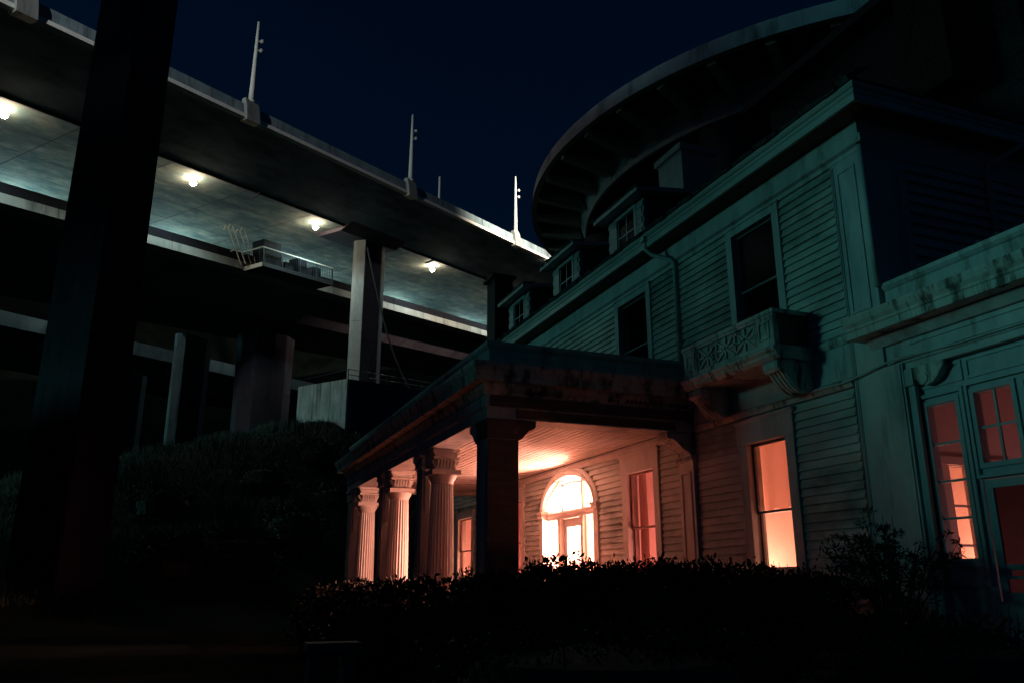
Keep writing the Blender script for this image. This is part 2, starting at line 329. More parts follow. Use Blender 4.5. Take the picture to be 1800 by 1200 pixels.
# far roadway beyond
fr = thing('elevated_road_deck', 'distant dim road deck seen in the gap under the lower deck', 'bridge', onN(200, 600, 97))
A_, B_ = onN(0, 545, 97), onN(430, 645, 97); D_ = (B_ - A_); L_ = D_.length; D_.normalize()
NN = Vector((-D_.y, D_.x, 0)).normalized()
def farbox(n0, n1, z0, z1, m, nm):
    a = A_ - D_ * 60; b = B_ + D_ * 110; up_ = Vector((0, 0, 1))
    MB().loft([[p + NN * n0 + up_ * z0, p + NN * n1 + up_ * z0, p + NN * n1 + up_ * z1, p + NN * n0 + up_ * z1] for p in (a, b)]).build(nm, m, fr)
farbox(0, .4, -1.7, 0, 'conc', 'barrier'); farbox(.42, 13, -1.6, -1.0, 'concdark', 'slab'); farbox(3, 10, -4.4, -1.62, 'concdark', 'box_girder'); farbox(13.02, 13.4, -1.9, 0, 'conc', 'far_barrier')
for k in range(12):
    a = A_ - D_ * 30 + D_ * k * 9
    q = MB(); z = Vector((0, 0, 1))
    q.loft([[p + NN * .5 - z * 1.62, p + NN * 2.98 - z * 1.62, p + NN * 2.98 - z * 3.2, p + NN * .5 - z * 2.0] for p in (a, a + D_ * .4)]); q.build('rib', 'conc', fr)

# ------------------------------------------------------------------ bridge columns
def column(lab, px, N, wpx, ztop, zbot, m='conc', cap=False, ch=0.45, depth=3.0, grp='columns under the road decks'):
    c = onN(px, 600, N); d = Vector((c.x, c.y, 0)).length
    hw = wpx / 2 * (c.dot(FWD)) / F
    v = Nv; u = Bh; k_ = hw / 1.95
    o = thing('bridge_column', lab, 'column', (c.x, c.y, zbot), grp)
    poly = [(a * k_, b * k_) for a, b in ((-2.0, .9), (-1.5, 0), (1.6, 0), (2.6, .35), (2.6, 1.4), (-2.0, 1.4))]
    def P(z, k): return [(c.x + u.x * a * k + v.x * b, c.y + u.y * a * k + v.y * b, z) for a, b in poly]
    seg = 3; zs = [zbot + (ztop - zbot) * i / seg for i in range(seg + 1)]
    for i in range(seg):
        k0, k1 = 0.93 + .07 * i / seg, 0.93 + .07 * (i + 1) / seg
        MB().loft([P(zs[i] + .03, k0), P(zs[i + 1], k1)]).build('shaft_segment', m, o)
    MB().loft([P(zbot, .9), P(ztop - .1, .9)]).build('shaft_core', 'concdark', o)
    return o, c, u, v
mc, c0, u0, v0 = column('tall hammerhead column between the soffit lamps, standing above the porch roof', 649, 64, 59, 40.6, 9.0)
q = MB()   # flared cap
capz = [(38.9, .0), (40.0, .55), (41.2, 1.0)]
cross([(61.2, 34.3), (61.2, 35.1), (67.5, 35.1), (67.5, 33.1), (64.0, 33.1)], 70.2, 80.4, q); q.build('cap_beam', 'concdark', mc)
column('broad dim column left of the lit concrete block', 478, 78, 92, 31.8, 6.0, 'concdark', depth=4.5)
column('pale narrow column standing under the distant deck', 345, 90, 56, 31.5, 2.0, 'conc', depth=3)
column('short dim column just right of the black pier', 242, 93, 46, 25.6, 0.0, 'conc', depth=3)

# huge black pier in front
K = ray(188, 400); K = K * (44 / Vector((K.x, K.y)).length); K = Vector((K.x, K.y, 0))
pier = thing('bridge_pier', 'huge near black rectangular pier filling the left side', 'column', (K.x, K.y, -1.6))
zz = [-4.0, 5.6, 14.0, 22.6, 31.2, 40.0]
for i in range(5):
    z0, z1 = zz[i] + .012, zz[i + 1] - .012
    e0, e1 = .05 - .02 * i, .05 - .02 * (i + 1)
    def rr(z, e):
        c = .12
        pts = [(-e, c - e), (-e, 4 + e), (2.3 + e, 4 + e), (2.3 + e, -e), (c - e, -e)]
        return [K + Bh * a + Nv * b + Vector((0, 0, z)) for a, b in pts]
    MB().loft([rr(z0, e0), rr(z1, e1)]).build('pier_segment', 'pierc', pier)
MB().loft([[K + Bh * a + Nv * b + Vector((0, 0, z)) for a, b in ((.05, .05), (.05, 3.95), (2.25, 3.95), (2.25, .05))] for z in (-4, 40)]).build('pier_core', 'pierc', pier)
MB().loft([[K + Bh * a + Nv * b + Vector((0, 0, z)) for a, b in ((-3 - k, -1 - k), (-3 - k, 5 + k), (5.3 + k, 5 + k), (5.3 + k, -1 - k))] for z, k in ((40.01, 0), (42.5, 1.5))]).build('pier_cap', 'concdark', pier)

# ------------------------------------------------------------------ lit concrete block (abutment)
Kb = onN(611, 665, 56)
ab = thing('concrete_abutment', 'pale lit board-marked concrete block on the hillside left of the porch roof', 'retaining wall', (Kb.x, Kb.y, Kb.z - 12))
def bb(t0, t1, n0, n1, z0, z1, nm, m):
    MB().loft([[Kb + Bh * a + Nv * b + Vector((0, 0, z + .099 * a)) for a, b in ((t0, n0), (t1, n0), (t1, n1), (t0, n1))] for z in (z0, z1)]).build(nm, m, ab)
for i in range(3):
    for j in range(2):
        bb(0, .3, .02 + i * 2.25, 2.25 + i * 2.25 - .02, -14 + j * 9.02, -5 + j * 5.0 if j else -5, 'form_panel', 'block')  # pale panels put the light of the left face into the colour
bb(.06, 24, .03, 6.7, -14, -.03, 'wall_core', 'conc')
for i in range(5): bb(.3 + i * 4.7, .3 + i * 4.7 + 4.66, -.05, .03, -14, -.0, 'side_panel', 'concdark')  # dark panels paint the shade on the side away from the moon
rl = thing('guard_rail', 'thin pipe guard rail along the top of the concrete block', 'railing', Kb)
for i in range(8):
    a = Kb + Bh * (i * 3.0 + .5) + Nv * .4 + Vector((0, 0, .3 * i + .03))
    MB().tube([a, a + Vector((0, 0, 1.1))], .05, 6).build('post', 'steel', rl)
for h in (.55, 1.1):
    MB().tube([Kb + Bh * .5 + Nv * .4 + Vector((0, 0, h + .05)), Kb + Bh * 21.5 + Nv * .4 + Vector((0, 0, h + 2.15))], .04, 6).build('rail', 'steel', rl)
MB().tube([Kb + Bh * .5 + Nv * .4 + Vector((0, 0, 1.1)), Kb + Bh * .6 + Nv * 6.3 + Vector((0, 0, .9))], .04, 6).build('rail', 'steel', rl)
cb = MB(); a, b = onN(646, 436, 61.5), onN(727, 695, 57)
cb.tube([a.lerp(b, s) - Vector((0, 0, math.sin(s * math.pi) * 2.4)) for s in [i / 16 for i in range(17)]], .10, 6)
tag(cb.build('hanging_cable', 'cable'), 'dark cable hanging from the hammerhead column down to the hillside', 'cable')

# ------------------------------------------------------------------ inspection platform on the lower deck
pf = thing('inspection_platform', 'railed steel inspection platform with cabinets hung on the lower deck edge', 'platform', T(66, 68, 27))
def tb(t0, t1, n0, n1, w0, w1, nm, m='steel'): return cross([(n0, w0), (n1, w0), (n1, w1), (n0, w1)], t0, t1).build(nm, m, pf)
tb(61.2, 72, 67, 69.9, 27.35, 27.6, 'floor', 'steel')
tb(61.1, 61.2, 67, 69.9, 27.3, 27.75, 'kick_plate', 'galv')
tb(61.2, 72, 66.9, 67.0, 27.3, 27.75, 'kick_plate')
for tp in (61.2, 63.9, 66.6, 69.3, 71.9): tb(tp, tp + .1, 66.9, 67, 27.7, 29.4, 'post')
for n_ in (68.4, 69.8): tb(61.1, 61.2, n_, n_ + .1, 27.7, 29.4, 'post')
tb(61.1, 72, 66.88, 67.02, 29.4, 29.52, 'top_rail', 'galv'); tb(61.08, 61.22, 67.03, 69.9, 29.4, 29.52, 'top_rail', 'galv')
mesh = glass('mesh_guard'); M['mesh'] = mesh
for k in range(36): tb(61.4 + k * .295, 61.43 + k * .295, 66.93, 66.97, 27.76, 29.4, 'baluster')
for k in range(9): tb(61.13, 61.17, 67.2 + k * .3, 67.23 + k * .3, 27.76, 29.4, 'baluster')
tb(61.7, 64.2, 67.4, 69.2, 27.61, 30.6, 'cabinet', 'blacksteel'); tb(65.0, 66.2, 67.5, 68.8, 27.61, 28.8, 'small_box', 'blacksteel')
tb(66.9, 68.3, 67.5, 68.9, 27.61, 29.7, 'cabinet', 'blacksteel'); tb(69.3, 70.6, 67.5, 68.6, 27.61, 29.2, 'generator', 'blacksteel')
for k in range(2):
    for j in range(2):
        t_ = 57.9 + k * 1.6
        MB().tube([T(t_, 69.4 - j * .7, 31.0), T(t_ + .2, 69.4 - j * .7, 31.6), T(t_ + .6, 69.4 - j * .7, 31.5), T(t_ + 2.4, 69.4 - j * .7, 27.7)], .07, 6).build('stair_handrail', 'galv', pf)
        for s in (.3, .6): MB().tube([T(t_ + .6 + 1.8 * s, 69.4 - j * .7, 31.5 - 3.8 * s), T(t_ + .1 + 1.4 * s, 69.4 - j * .7, 30.8 - 3.2 * s)], .05, 5).build('stair_brace', 'galv', pf)

# ------------------------------------------------------------------ curved ramp overhead
RC = (47.6, 47.1)
ring = thing('curved_ramp', 'dark curved concrete ramp with ribbed underside sweeping overhead behind the roof', 'ramp', (RC[0], RC[1], 27))
def arc(r, z, a): return (RC[0] + r * math.cos(a), RC[1] + r * math.sin(a), z)
def ringseg(prof, a0, a1, m, nm, n=None):
    n = n or max(1, int(abs(a1 - a0) / R(2)))
    MB().loft([[arc(r, z, a0 + (a1 - a0) * i / n) for r, z in prof] for i in range(n + 1)]).build(nm, m, ring)
A0, A1 = R(120), R(300)
nseg = 30
for i in range(nseg):
    a, b = A0 + (A1 - A0) * i / nseg, A0 + (A1 - A0) * (i + 1) / nseg - .0006
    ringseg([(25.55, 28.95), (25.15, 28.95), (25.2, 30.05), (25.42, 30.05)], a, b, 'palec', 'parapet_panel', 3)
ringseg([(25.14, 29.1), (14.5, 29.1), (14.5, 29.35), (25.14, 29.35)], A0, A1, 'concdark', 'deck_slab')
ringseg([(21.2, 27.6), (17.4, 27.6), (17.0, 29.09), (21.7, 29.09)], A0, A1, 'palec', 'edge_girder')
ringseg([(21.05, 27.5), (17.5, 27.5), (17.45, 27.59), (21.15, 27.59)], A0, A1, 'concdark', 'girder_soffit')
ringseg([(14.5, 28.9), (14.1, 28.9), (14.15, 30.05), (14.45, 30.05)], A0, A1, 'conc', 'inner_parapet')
for k in range(23):
    a = A0 + (A1 - A0) * (k + .5) / 23
    q = MB(); h = .011
    q.loft([[arc(21.55, 27.95, s), arc(25.1, 28.72, s), arc(25.1, 29.09, s), arc(21.82, 29.09, s)] for s in (a - h, a + h)]); q.build('rib', 'galv', ring)
    q = MB(); q.loft([[arc(14.55, 28.98, s), arc(16.9, 28.5, s), arc(16.9, 29.09, s), arc(14.55, 29.09, s)] for s in (a - h, a + h)]); q.build('rib', 'concdark', ring)
for k, a in enumerate((R(150), R(205), R(262))):
    o = thing('ramp_column', ['round ramp column standing behind the roof far end', 'round ramp column behind the middle of the roof', 'round ramp column right of the house behind the chimney'][k], 'column', arc(19.5, -1.6, a), 'columns of the curved ramp')
    x, y, _ = arc(19.5, 0, a)
    MB().lathe([(1.3, -6), (1.3, 24.5), (1.9, 27.49)], (x, y, 0), 20).build('shaft', 'concdark', o, True)
    MB().lathe([(1.7, -6), (1.7, ground_z(x, y) + .5), (1.5, ground_z(x, y) + .7)], (x, y, 0), 20).build('footing', 'concdark', o, True)

# added mast lamp, unseen behind the house, lights the parapet; then the hooked arm
Lp = Vector((46, 80, 51.0))
hm = thing('added_mast_lamp', 'tall added mast lamp, unseen behind the house roof', 'street lamp', (Lp.x, Lp.y, ground_z(Lp.x, Lp.y)))
MB().lathe([(.3, ground_z(Lp.x, Lp.y) - 1), (.14, Lp.z - .6)], (Lp.x, Lp.y, 0), 10).build('mast', 'galv', hm, True)
MB().lathe([(.5, -.6), (.5, -.3), (.2, -.1)], (Lp.x, Lp.y, Lp.z), 10).build('head', 'galv', hm)
hk = thing('hooked_lamp', 'small white hooked lamp arm peeking out left of the middle dormer roof', 'street lamp', T(103, 55.2, 37.2))
h0, h1 = onN(955, 470, 55.2), onN(969, 434, 55.2); hv = (h1 - h0)
MB().tube([h0, h0 + Vector((.45, .55, .5)), h0 + hv * .62 + Vector((.2, .2, 0)), h1], [.14, .13, .12, .10], 8).build('arm', 'galv', hk, True)
MB().lathe([(.08, -.15), (.2, -.1), (.16, .08), (.04, .12)], tuple(h1), 8).build('head', 'galv', hk)
fl = light('added_mast_beam', Lp + Vector((-0.2, 0.6, .3)), 90000, (1.0, 0.86, 0.68), 0.3, 'SPOT'); fl.data.spot_size = R(100); fl.data.spot_blend = 1.0
fl.rotation_euler = (T(98, 55, 40) - Lp).to_track_quat('-Z', 'Y').to_euler()

L2 = T(-16, 41, 43.0)  # added mast lamp out of view on the left, lights the parapet
h2 = thing('added_mast_lamp', 'tall added mast lamp, out of view left of the huge pier', 'street lamp', (L2.x, L2.y, ground_z(L2.x, L2.y)))
MB().lathe([(.3, ground_z(L2.x, L2.y) - 1), (.14, L2.z - .3)], (L2.x, L2.y, 0), 10).build('mast', 'galv', h2, True)
MB().lathe([(.5, -.3), (.5, -.1), (.2, .1)], (L2.x, L2.y, L2.z), 10).build('head', 'galv', h2)
fl = light('added_mast_beam', L2 + Vector((0.3, 0.5, .6)), 70000, (0.90, 0.96, 0.95), 0.3, 'SPOT'); fl.data.spot_size = R(30); fl.data.spot_blend = .9
fl.rotation_euler = (T(52, 55, 38.5) - L2).to_track_quat('-Z', 'Y').to_euler()

# ================================================================== THE HOUSE
X0 = 10.8
house = thing('wooden_house', 'weathered white two-storey clapboard house with columned porch and lit ground floor windows', 'house', (12, 20, -1.6))
def hb(a, b, nm, m, par=None): return MB().box(a, b).build(nm, m, par or house)
YN, YF = 10.3, 30.4            # near and far end of the two-storey block
ZF, ZC = -0.25, 3.35           # ground floor level and ceiling
ZE = 8.19                      # soffit of the eaves

def cells(mb, y0, y1, z0, z1, ops, xa, xb):
    ys_ = sorted({y0, y1, *[v for o in ops for v in o[:2] if y0 < v < y1]}); zs_ = sorted({z0, z1, *[v for o in ops for v in o[2:4] if z0 < v < z1]})
    for i in range(len(ys_) - 1):
        for j in range(len(zs_) - 1):
            yc, zc = (ys_[i] + ys_[i + 1]) / 2, (zs_[j] + zs_[j + 1]) / 2
            if not any(o[0] < yc < o[1] and o[2] < zc < o[3] for o in ops):
                mb.box((xa, ys_[i], zs_[j]), (xb, ys_[i + 1], zs_[j + 1]))
    return mb
W1F = [(12.95, 14.15, .36, 2.80), (17.9, 19.25, .36, 2.80), (26.55, 27.9, .36, 2.80)]
W2F = [(12.75, 14.13, 4.75, 7.38), (17.85, 19.35, 4.75, 7.38), (22.15, 23.0, 4.75, 5.52), (26.5, 28.0, 4.75, 7.38)]
ARC = (22.9, 2.2, 1.78, 1.0)   # centre y, spring z, half width, rise of the arched doorway
arch_op = (ARC[0] - ARC[2], ARC[0] + ARC[2], ZF, ARC[1] + ARC[3])
wall = cells(MB(), YN, YF, -1.8, ZE, W1F + W2F + [arch_op], X0 + .03, X0 + .26).build('facade_wall', 'siding', house)
# the curved corners of the doorway
sp_ = MB()
for s in (-1, 1):
    pts = [(ARC[0] + s * ARC[2] * math.cos(a), ARC[1] + ARC[3] * math.sin(a)) for a in [math.pi / 2 * i / 14 for i in range(15)]] + [(ARC[0] + s * (ARC[2] + .003), ARC[1] + ARC[3] + .003)]
    for i in range(14):
        p, q = pts[i], pts[i + 1]; r_ = pts[15]
        sp_.loft([[(x, p[0], p[1]), (x, q[0], q[1]), (x, r_[0], r_[1])] for x in (X0 + .02, X0 + .27)])
sp_.build('arch_spandrel', 'siding', house)

# clapboards, each board its own piece
def boards(z0, z1, ya, yb, blocks, step=0.158, arch=False, par=wall):
    n = max(1, round((z1 - z0) / step)); st = (z1 - z0) / n
    for i in range(n):
        a, b = z0 + i * st, z0 + (i + 1) * st
        iv = [(ya, yb)]
        bl = [(o[0], o[1]) for o in blocks if o[2] < b - .01 and o[3] > a + .01]
        if arch:
            if a < ARC[1]: bl.append((ARC[0] - 2.0, ARC[0] + 2.0))
            elif a < ARC[1] + 1.2:
                hw = 2.0 * math.sqrt(max(0, 1 - ((a - ARC[1]) / 1.2) ** 2)); bl.append((ARC[0] - hw, ARC[0] + hw))
        for c, d in bl:
            iv = [s for u_, v_ in iv for s in ((u_, min(v_, c)), (max(u_, d), v_)) if s[1] - s[0] > .02]
        for u_, v_ in iv:
            cuts = [u_]
            while v_ - cuts[-1] > 5.2: cuts.append(cuts[-1] + random.uniform(3.2, 4.8))
            cuts.append(v_)
            for s, e in zip(cuts, cuts[1:]):
                j = random.uniform(-.004, .004); k = random.uniform(0, .006)
                j2 = j + random.uniform(-.007, .007); nsg = max(1, int((e - s) / .8)); rg = []
                for q_ in range(nsg + 1):
                    f_ = q_ / nsg; jj = j + (j2 - j) * f_ + random.uniform(-.0025, .0025); kk = k + random.uniform(0, .007); yy = s + .003 + (e - s - .006) * f_
                    rg.append([(X0 + .029, yy, a - .012 + jj), (X0 - .046 - kk, yy, a - .012 + jj), (X0 + .004, yy, b), (X0 + .029, yy, b)])
                MB().loft(rg).build('clapboard', 'siding', par)
tr1 = [(o[0] - .27, o[1] + .27, o[2] - .2, 3.22) for o in W1F]
tr2 = [(o[0] - .2, o[1] + .2, o[2] - .2, o[3] + .16) for o in W2F]
PIL = (16.05, 16.65)            # flat pilaster where the porch meets the wall
boards(-.6, 3.34, 11.1, YF, tr1 + [(PIL[0], PIL[1], -2, 4), (15.9, 16.05, 3.1, 4)], arch=True)
boards(4.34, 7.55, 11.05, YF, tr2 + [(16.30, 16.42, 4, 8)])

# belt between the floors, frieze under the eaves
def band(y0, y1, prof, nm, m): return MB().prism(prof, lambda o, z, y: (X0 - o, y, z), y0, y1).build(nm, m, house)
band(11.06, 16.04, [(-.02, 3.36), (.06, 3.36), (.10, 3.44), (.10, 3.49), (.05, 3.53), (-.02, 3.53)], 'belt_moulding', 'grime')
band(11.06, 16.04, [(-.02, 3.535), (.035, 3.535), (.035, 4.14), (-.02, 4.14)], 'belt_board', 'trim')
band(11.06, 16.04, [(-.02, 4.145), (.05, 4.145), (.09, 4.22), (.09, 4.27), (.03, 4.33), (-.02, 4.33)], 'belt_moulding', 'grime')
band(YN - .02, YF, [(-.02, 7.56), (.045, 7.56), (.045, 7.6), (.03, 7.61), (.03, 8.18), (-.02, 8.18)], 'frieze_board', 'trim')
band(YN - .09, YF, [(.031, 7.66), (.10, 7.70), (.10, 7.74), (.031, 7.76)], 'frieze_moulding', 'trim')
hb((X0 - .13, YN - .16, 7.66), (X0 + .02, YN - .021, 7.82), 'moulding_return', 'grime')
# corner pilaster, both faces
hb((X0 - .05, YN - .05, 4.4), (X0 + .029, 11.03, 7.55), 'corner_pilaster', 'trim')
hb((X0 - .05, YN + .02, -1.6), (X0 + .029, 11.03, 4.398), 'corner_pilaster', 'trim')
def ring_panel(y0, y1, z0, z1, x, nm='panel_moulding', wd=.045, m='trim', par=None):
    q = MB()
    q.box((x - .022, y0, z0), (x + .002, y1, z0 + wd)); q.box((x - .022, y0, z1 - wd), (x + .002, y1, z1))
    q.box((x - .0215, y0, z0 + wd), (x + .002, y0 + wd, z1 - wd)); q.box((x - .0215, y1 - wd, z0 + wd), (x + .002, y1, z1 - wd))
    return q.build(nm, m, par or house)
ring_panel(YN + .12, 10.88, 4.6, 7.35, X0 - .05)
for k in range(2): hb((X0 - .068, 10.95 + k * .04, -1.6), (X0 - .0501, 10.968 + k * .04, 7.5), 'bead', 'trim')
MB().tube([(X0 - .09, YN - .09, 4.9), (X0 - .09, YN - .09, 7.6)], .055, 8).build('corner_bead', 'trim', house, True)

# windows ----------------------------------------------------------------------------------------
def window(o, head=.16, side=.2, meet=None, sashm='sash', tm='trim', flare=False, sill=True):
    y0, y1, z0, z1 = o
    f = MB(); xo = X0 - .07
    f.box((xo, y0 - side, z0 - .1), (X0 + .028, y0 - .001, z1)); f.box((xo + .004, y0 - side, z0 - .1), (X0 + .028, y1 + side, z0 - .0999))
    fr_ = MB().box((xo, y0 - side, z0 - .1), (X0 + .028, y0 - .001, z1)).build('window', tm, house)
    MB().box((xo, y1 + .001, z0 - .1), (X0 + .028, y1 + side, z1)).build('side_casing', tm, fr_)
    if flare:
        MB().box((xo - .02, y0 - side - .03, z1 + .001), (X0 + .028, y1 + side + .03, z1 + head)).build('head_board', tm, fr_)
        MB().prism([(-.02, z1 + head), (.09, z1 + head), (.13, z1 + head + .05), (.13, z1 + head + .09), (-.02, z1 + head + .09)], lambda q, z, y: (X0 - q, y, z), y0 - side - .08, y1 + side + .08).build('head_cap', tm, fr_)
    else:
        MB().box((xo - .004, y0 - side, z1 + .001), (X0 + .028, y1 + side, z1 + head)).build('head_board', tm, fr_)
        MB().box((xo - .03, y0 - side - .03, z1 + head + .001), (X0 + .028, y1 + side + .03, z1 + head + .04)).build('head_cap', tm, fr_)
    if sill: MB().box((xo - .06, y0 - side - .04, z0 - .17), (X0 + .2, y1 + side + .04, z0 - .101)).build('sill', tm, fr_)
    zm = meet if meet is not None else (z0 + z1) / 2
    for k, (a, b, x) in enumerate(((zm - .025, z1, X0 + .06), (z0 - .1, zm + .025, X0 + .115))):
        s = MB(); wd = .055
        s.box((x, y0 + .002, a), (x + .05, y0 + wd, b)); s.box((x, y1 - wd, a), (x + .05, y1 - .002, b))
        s.box((x, y0 + wd, a), (x + .05, y1 - wd, a + .05 + .03 * k)); s.box((x, y0 + wd, b - .05), (x + .05, y1 - wd, b))
        s.build('sash', sashm, fr_)
        MB().box((x + .022, y0 + wd - .01, a + .04), (x + .028, y1 - wd + .01, b - .04)).build('pane', 'glass', fr_)
    return fr_
for i, o in enumerate(W1F): window(o, .42, .25, meet=1.42, sashm='sashred' if i else 'sash', tm='trim' if i == 0 else 'porch', flare=True)
for o in W2F: window(o)

# arched doorway --------------------------------------------------------------------------------
cy_, cz, aw, ah = ARC
def ell(a, kx, kz): return (cy_ + (aw + kx) * math.cos(a), cz + (ah + kz) * math.sin(a))
ns = 36
def archband(prof, nm, m, par):     # prof: (radial offset, x)
    q = MB(); q.loft([[(x, *ell(math.pi * i / ns, r, r)) for r, x in prof] for i in range(ns + 1)]); return q.build(nm, m, par)
door = archband([(.0, X0 + .27), (-.002, X0 - .09), (.05, X0 - .13), (.10, X0 - .13), (.13, X0 - .09), (.20, X0 - .10), (.25, X0 - .06), (.25, X0 + .01), (.02, X0 + .012)], 'arched_doorway', 'porch', house)
for s in (-1, 1):
    ya, yb = cy_ + s * (aw - .006), cy_ + s * (aw + .24)
    MB().box((X0 - .09, ya, ZF), (X0 + .28, yb, cz - .02)).build('jamb', 'porch', door)
    MB().box((X0 - .17, cy_ + s * (aw - .1), cz - .018), (X0 + .2, cy_ + s * (aw + .32), cz + .06)).build('impost', 'porch', door)
    MB().box((X0 - .14, cy_ + s * (aw - .06), cz - .14), (X0 + .2, cy_ + s * (aw + .28), cz - .0185)).build('impost_moulding', 'porch', door)
# transom bar
MB().prism([(-.12, 1.98), (.03, 1.98), (.05, 2.06), (.10, 2.1), (.10, 2.15), (.06, 2.2), (-.12, 2.2)], lambda q, z, y: (X0 + .12 - q, y, z), cy_ - aw + .002, cy_ + aw - .002).build('transom_bar', 'porch', door)
# fanlight bars
def bar(p, q, wd, x0, x1, nm, m):
    d = Vector((q[0] - p[0], q[1] - p[1])); l = d.length; d /= l; nn = Vector((-d.y, d.x)) * wd / 2
    return MB().loft([[(x, p[0] + nn.x, p[1] + nn.y), (x, p[0] - nn.x, p[1] - nn.y), (x, q[0] - nn.x, q[1] - nn.y), (x, q[0] + nn.x, q[1] + nn.y)] for x in (x0, x1)]).build(nm, m, door)
for s in (-1, 1):
    bar((cy_ + s * .68, 2.2), (cy_ + s * .68, cz + ah * math.sqrt(1 - (.68 / aw) ** 2) - .01), .09, X0 + .1, X0 + .17, 'fanlight_mullion', 'porch')
    ps = [(cy_ + s * (.68 + (aw - .22 - .68) * math.sin(a)), cz + (ah * .80) * math.cos(a)) for a in [math.pi / 2 * i / 8 for i in range(9)]]
    for p, q in zip(ps, ps[1:]): bar(p, q, .05, X0 + .11, X0 + .16, 'fanlight_bar', 'porch')
pp = [(cy_ - .64 + 1.28 * i / 10, cz + .82 * math.sqrt(1 - ((-.64 + 1.28 * i / 10) / 1.75) ** 2)) for i in range(11)]
for p, q in zip(pp, pp[1:]): bar(p, q, .05, X0 + .11, X0 + .16, 'fanlight_bar', 'porch')
gl = MB(); gl.v = [(X0 + .14, cy_, cz + .1)] + [(X0 + .14, *ell(math.pi * i / 24, -.01, -.01)) for i in range(25)]; gl.f = [(0, i + 1, i + 2) for i in range(24)]
gl.build('fanlight_pane', 'glass', door)
# side lights and the door leaf
for s in (-1, 1):
    MB().box((X0 + .06, cy_ + s * .72, ZF), (X0 + .22, cy_ + s * .84, 1.979)).build('mullion', 'porch', door)
    MB().prism([(cy_ + s * .70, ZF), (cy_ + s * .86, ZF), (cy_ + s * .86, ZF + 2.05), (cy_ + s * .9, 1.9), (cy_ + s * .9, 1.979), (cy_ + s * .66, 1.979), (cy_ + s * .66, 1.9), (cy_ + s * .70, ZF + 2.05)], lambda y, z, x: (x, y, z), X0 + .02, X0 + .058).build('door_pilaster', 'porch', door)
    MB().box((X0 + .12, cy_ + s * .841, ZF), (X0 + .17, cy_ + s * (aw - .001), .25)).build('side_light_panel', 'porch', door)
    MB().box((X0 + .12, cy_ + s * .841, .251), (X0 + .17, cy_ + s * .89, 1.979)).build('side_light_stile', 'porch', door)
    MB().box((X0 + .12, cy_ + s * 1.32, .251), (X0 + .17, cy_ + s * 1.36, 1.979)).build('side_light_bar', 'porch', door)
    MB().box((X0 + .142, cy_ + s * .891, .251), (X0 + .148, cy_ + s * (aw - .001), 1.979)).build('side_light_pane', 'glass', door)
lf = MB(); x0_, x1_ = X0 + .17, X0 + .22
lf.box((x0_, cy_ - .715, ZF), (x1_, cy_ - .50, 1.97)); lf.box((x0_, cy_ + .50, ZF), (x1_, cy_ + .715, 1.97)); lf.box((x0_, cy_ - .499, 1.72), (x1_, cy_ + .499, 1.97)); lf.box((x0_, cy_ - .499, ZF), (x1_, cy_ + .499, .3))
lf = lf.build('door_leaf', 'porch', door)
MB().box((x0_ + .02, cy_ - .5, .3), (x0_ + .026, cy_ + .5, 1.72)).build('door_pane', 'glass', door)
MB().lathe([(.0, -.03), (.035, -.02), (.035, .02), (0, .03)], (X0 + .14, cy_ - .6, .8), 10).build('door_knob', 'galv', door)

# rooms behind the windows ------------------------------------------------------------------------
def room(y0, y1, x1, z0, z1, m, nm='room_wall', par=None, near=True):
    q = MB(); xa = X0 + .262; t_ = .08
    q.box((x1, y0, z0), (x1 + t_, y1, z1))
    if near: q.box((xa, y0 - t_, z0), (x1, y0 - .001, z1))
    q.box((xa, y1 + .001, z0), (x1, y1 + t_, z1))
    r_ = q.build(nm, m, par or house)
    MB().box((xa, y0, z1 + .001), (x1, y1, z1 + .08)).build('room_ceiling', m, par or house); MB().box((xa, y0, z0 - .08), (x1, y1, z0 - .001)).build('room_floor', 'sashred', par or house)
WARM = (1.0, 0.37, 0.25); RED = (1.0, 0.31, 0.25)
room(10.51, 16.5, 14.4, ZF, 3.3, 'plaster', near=False)
room(16.8, 19.95, 13.4, ZF, 3.3, 'plaster')
room(20.3, 25.5, 16.0, ZF, 3.3, 'pale')
room(25.9, 30.0, 13.6, ZF, 3.3, 'plaster')
room(10.75, 30.0, 15.0, 4.45, 7.9, 'dark')
light('hall_lamp', (12.6, 22.5, 1.45), 8500, (1.0, 0.39, 0.28), .5)
light('parlour_lamp', (12.5, 15.6, 0.0), 330, (1.0, 0.40, 0.25), .15); light('parlour_lamp', (14.0, 11.5, 0.1), 210, (1.0, 0.40, 0.25), .15)
light('study_lamp', (12.4, 17.6, 0.0), 200, RED, .15)
light('far_room_lamp', (12.6, 27.0, -0.05), 330, RED, .15)
# curtain in the upper sash of the window right of the porch
cu = MB(); nC = 40
for k, x in ((0, 0), (1, .006)):
    for z in (1.48, 2.1, 2.82):
        for i in range(nC + 1):
            y = 12.9 + 1.3 * i / nC
            cu.v.append((X0 + .30 + x + .030 * math.sin(i * .33 + z) * (1 - (z - 1.45) * .4) + .006 * math.sin(i * 1.1 + z * 3), y, z + .03 * math.sin(i * .5) * (z < 1.6)))
for j in range(2):
    for i in range(nC): cu.f.append((j * (nC + 1) + i, j * (nC + 1) + i + 1, (j + 1) * (nC + 1) + i + 1, (j + 1) * (nC + 1) + i))
M['curtain'] = translucent('curtain_cloth', (0.62, 0.42, 0.36))
cu.v = cu.v[:3 * (nC + 1)]
tag(cu.build('curtain', 'curtain', smooth=True), 'gathered pale curtain across the upper half of the lit window right of the porch', 'curtain')

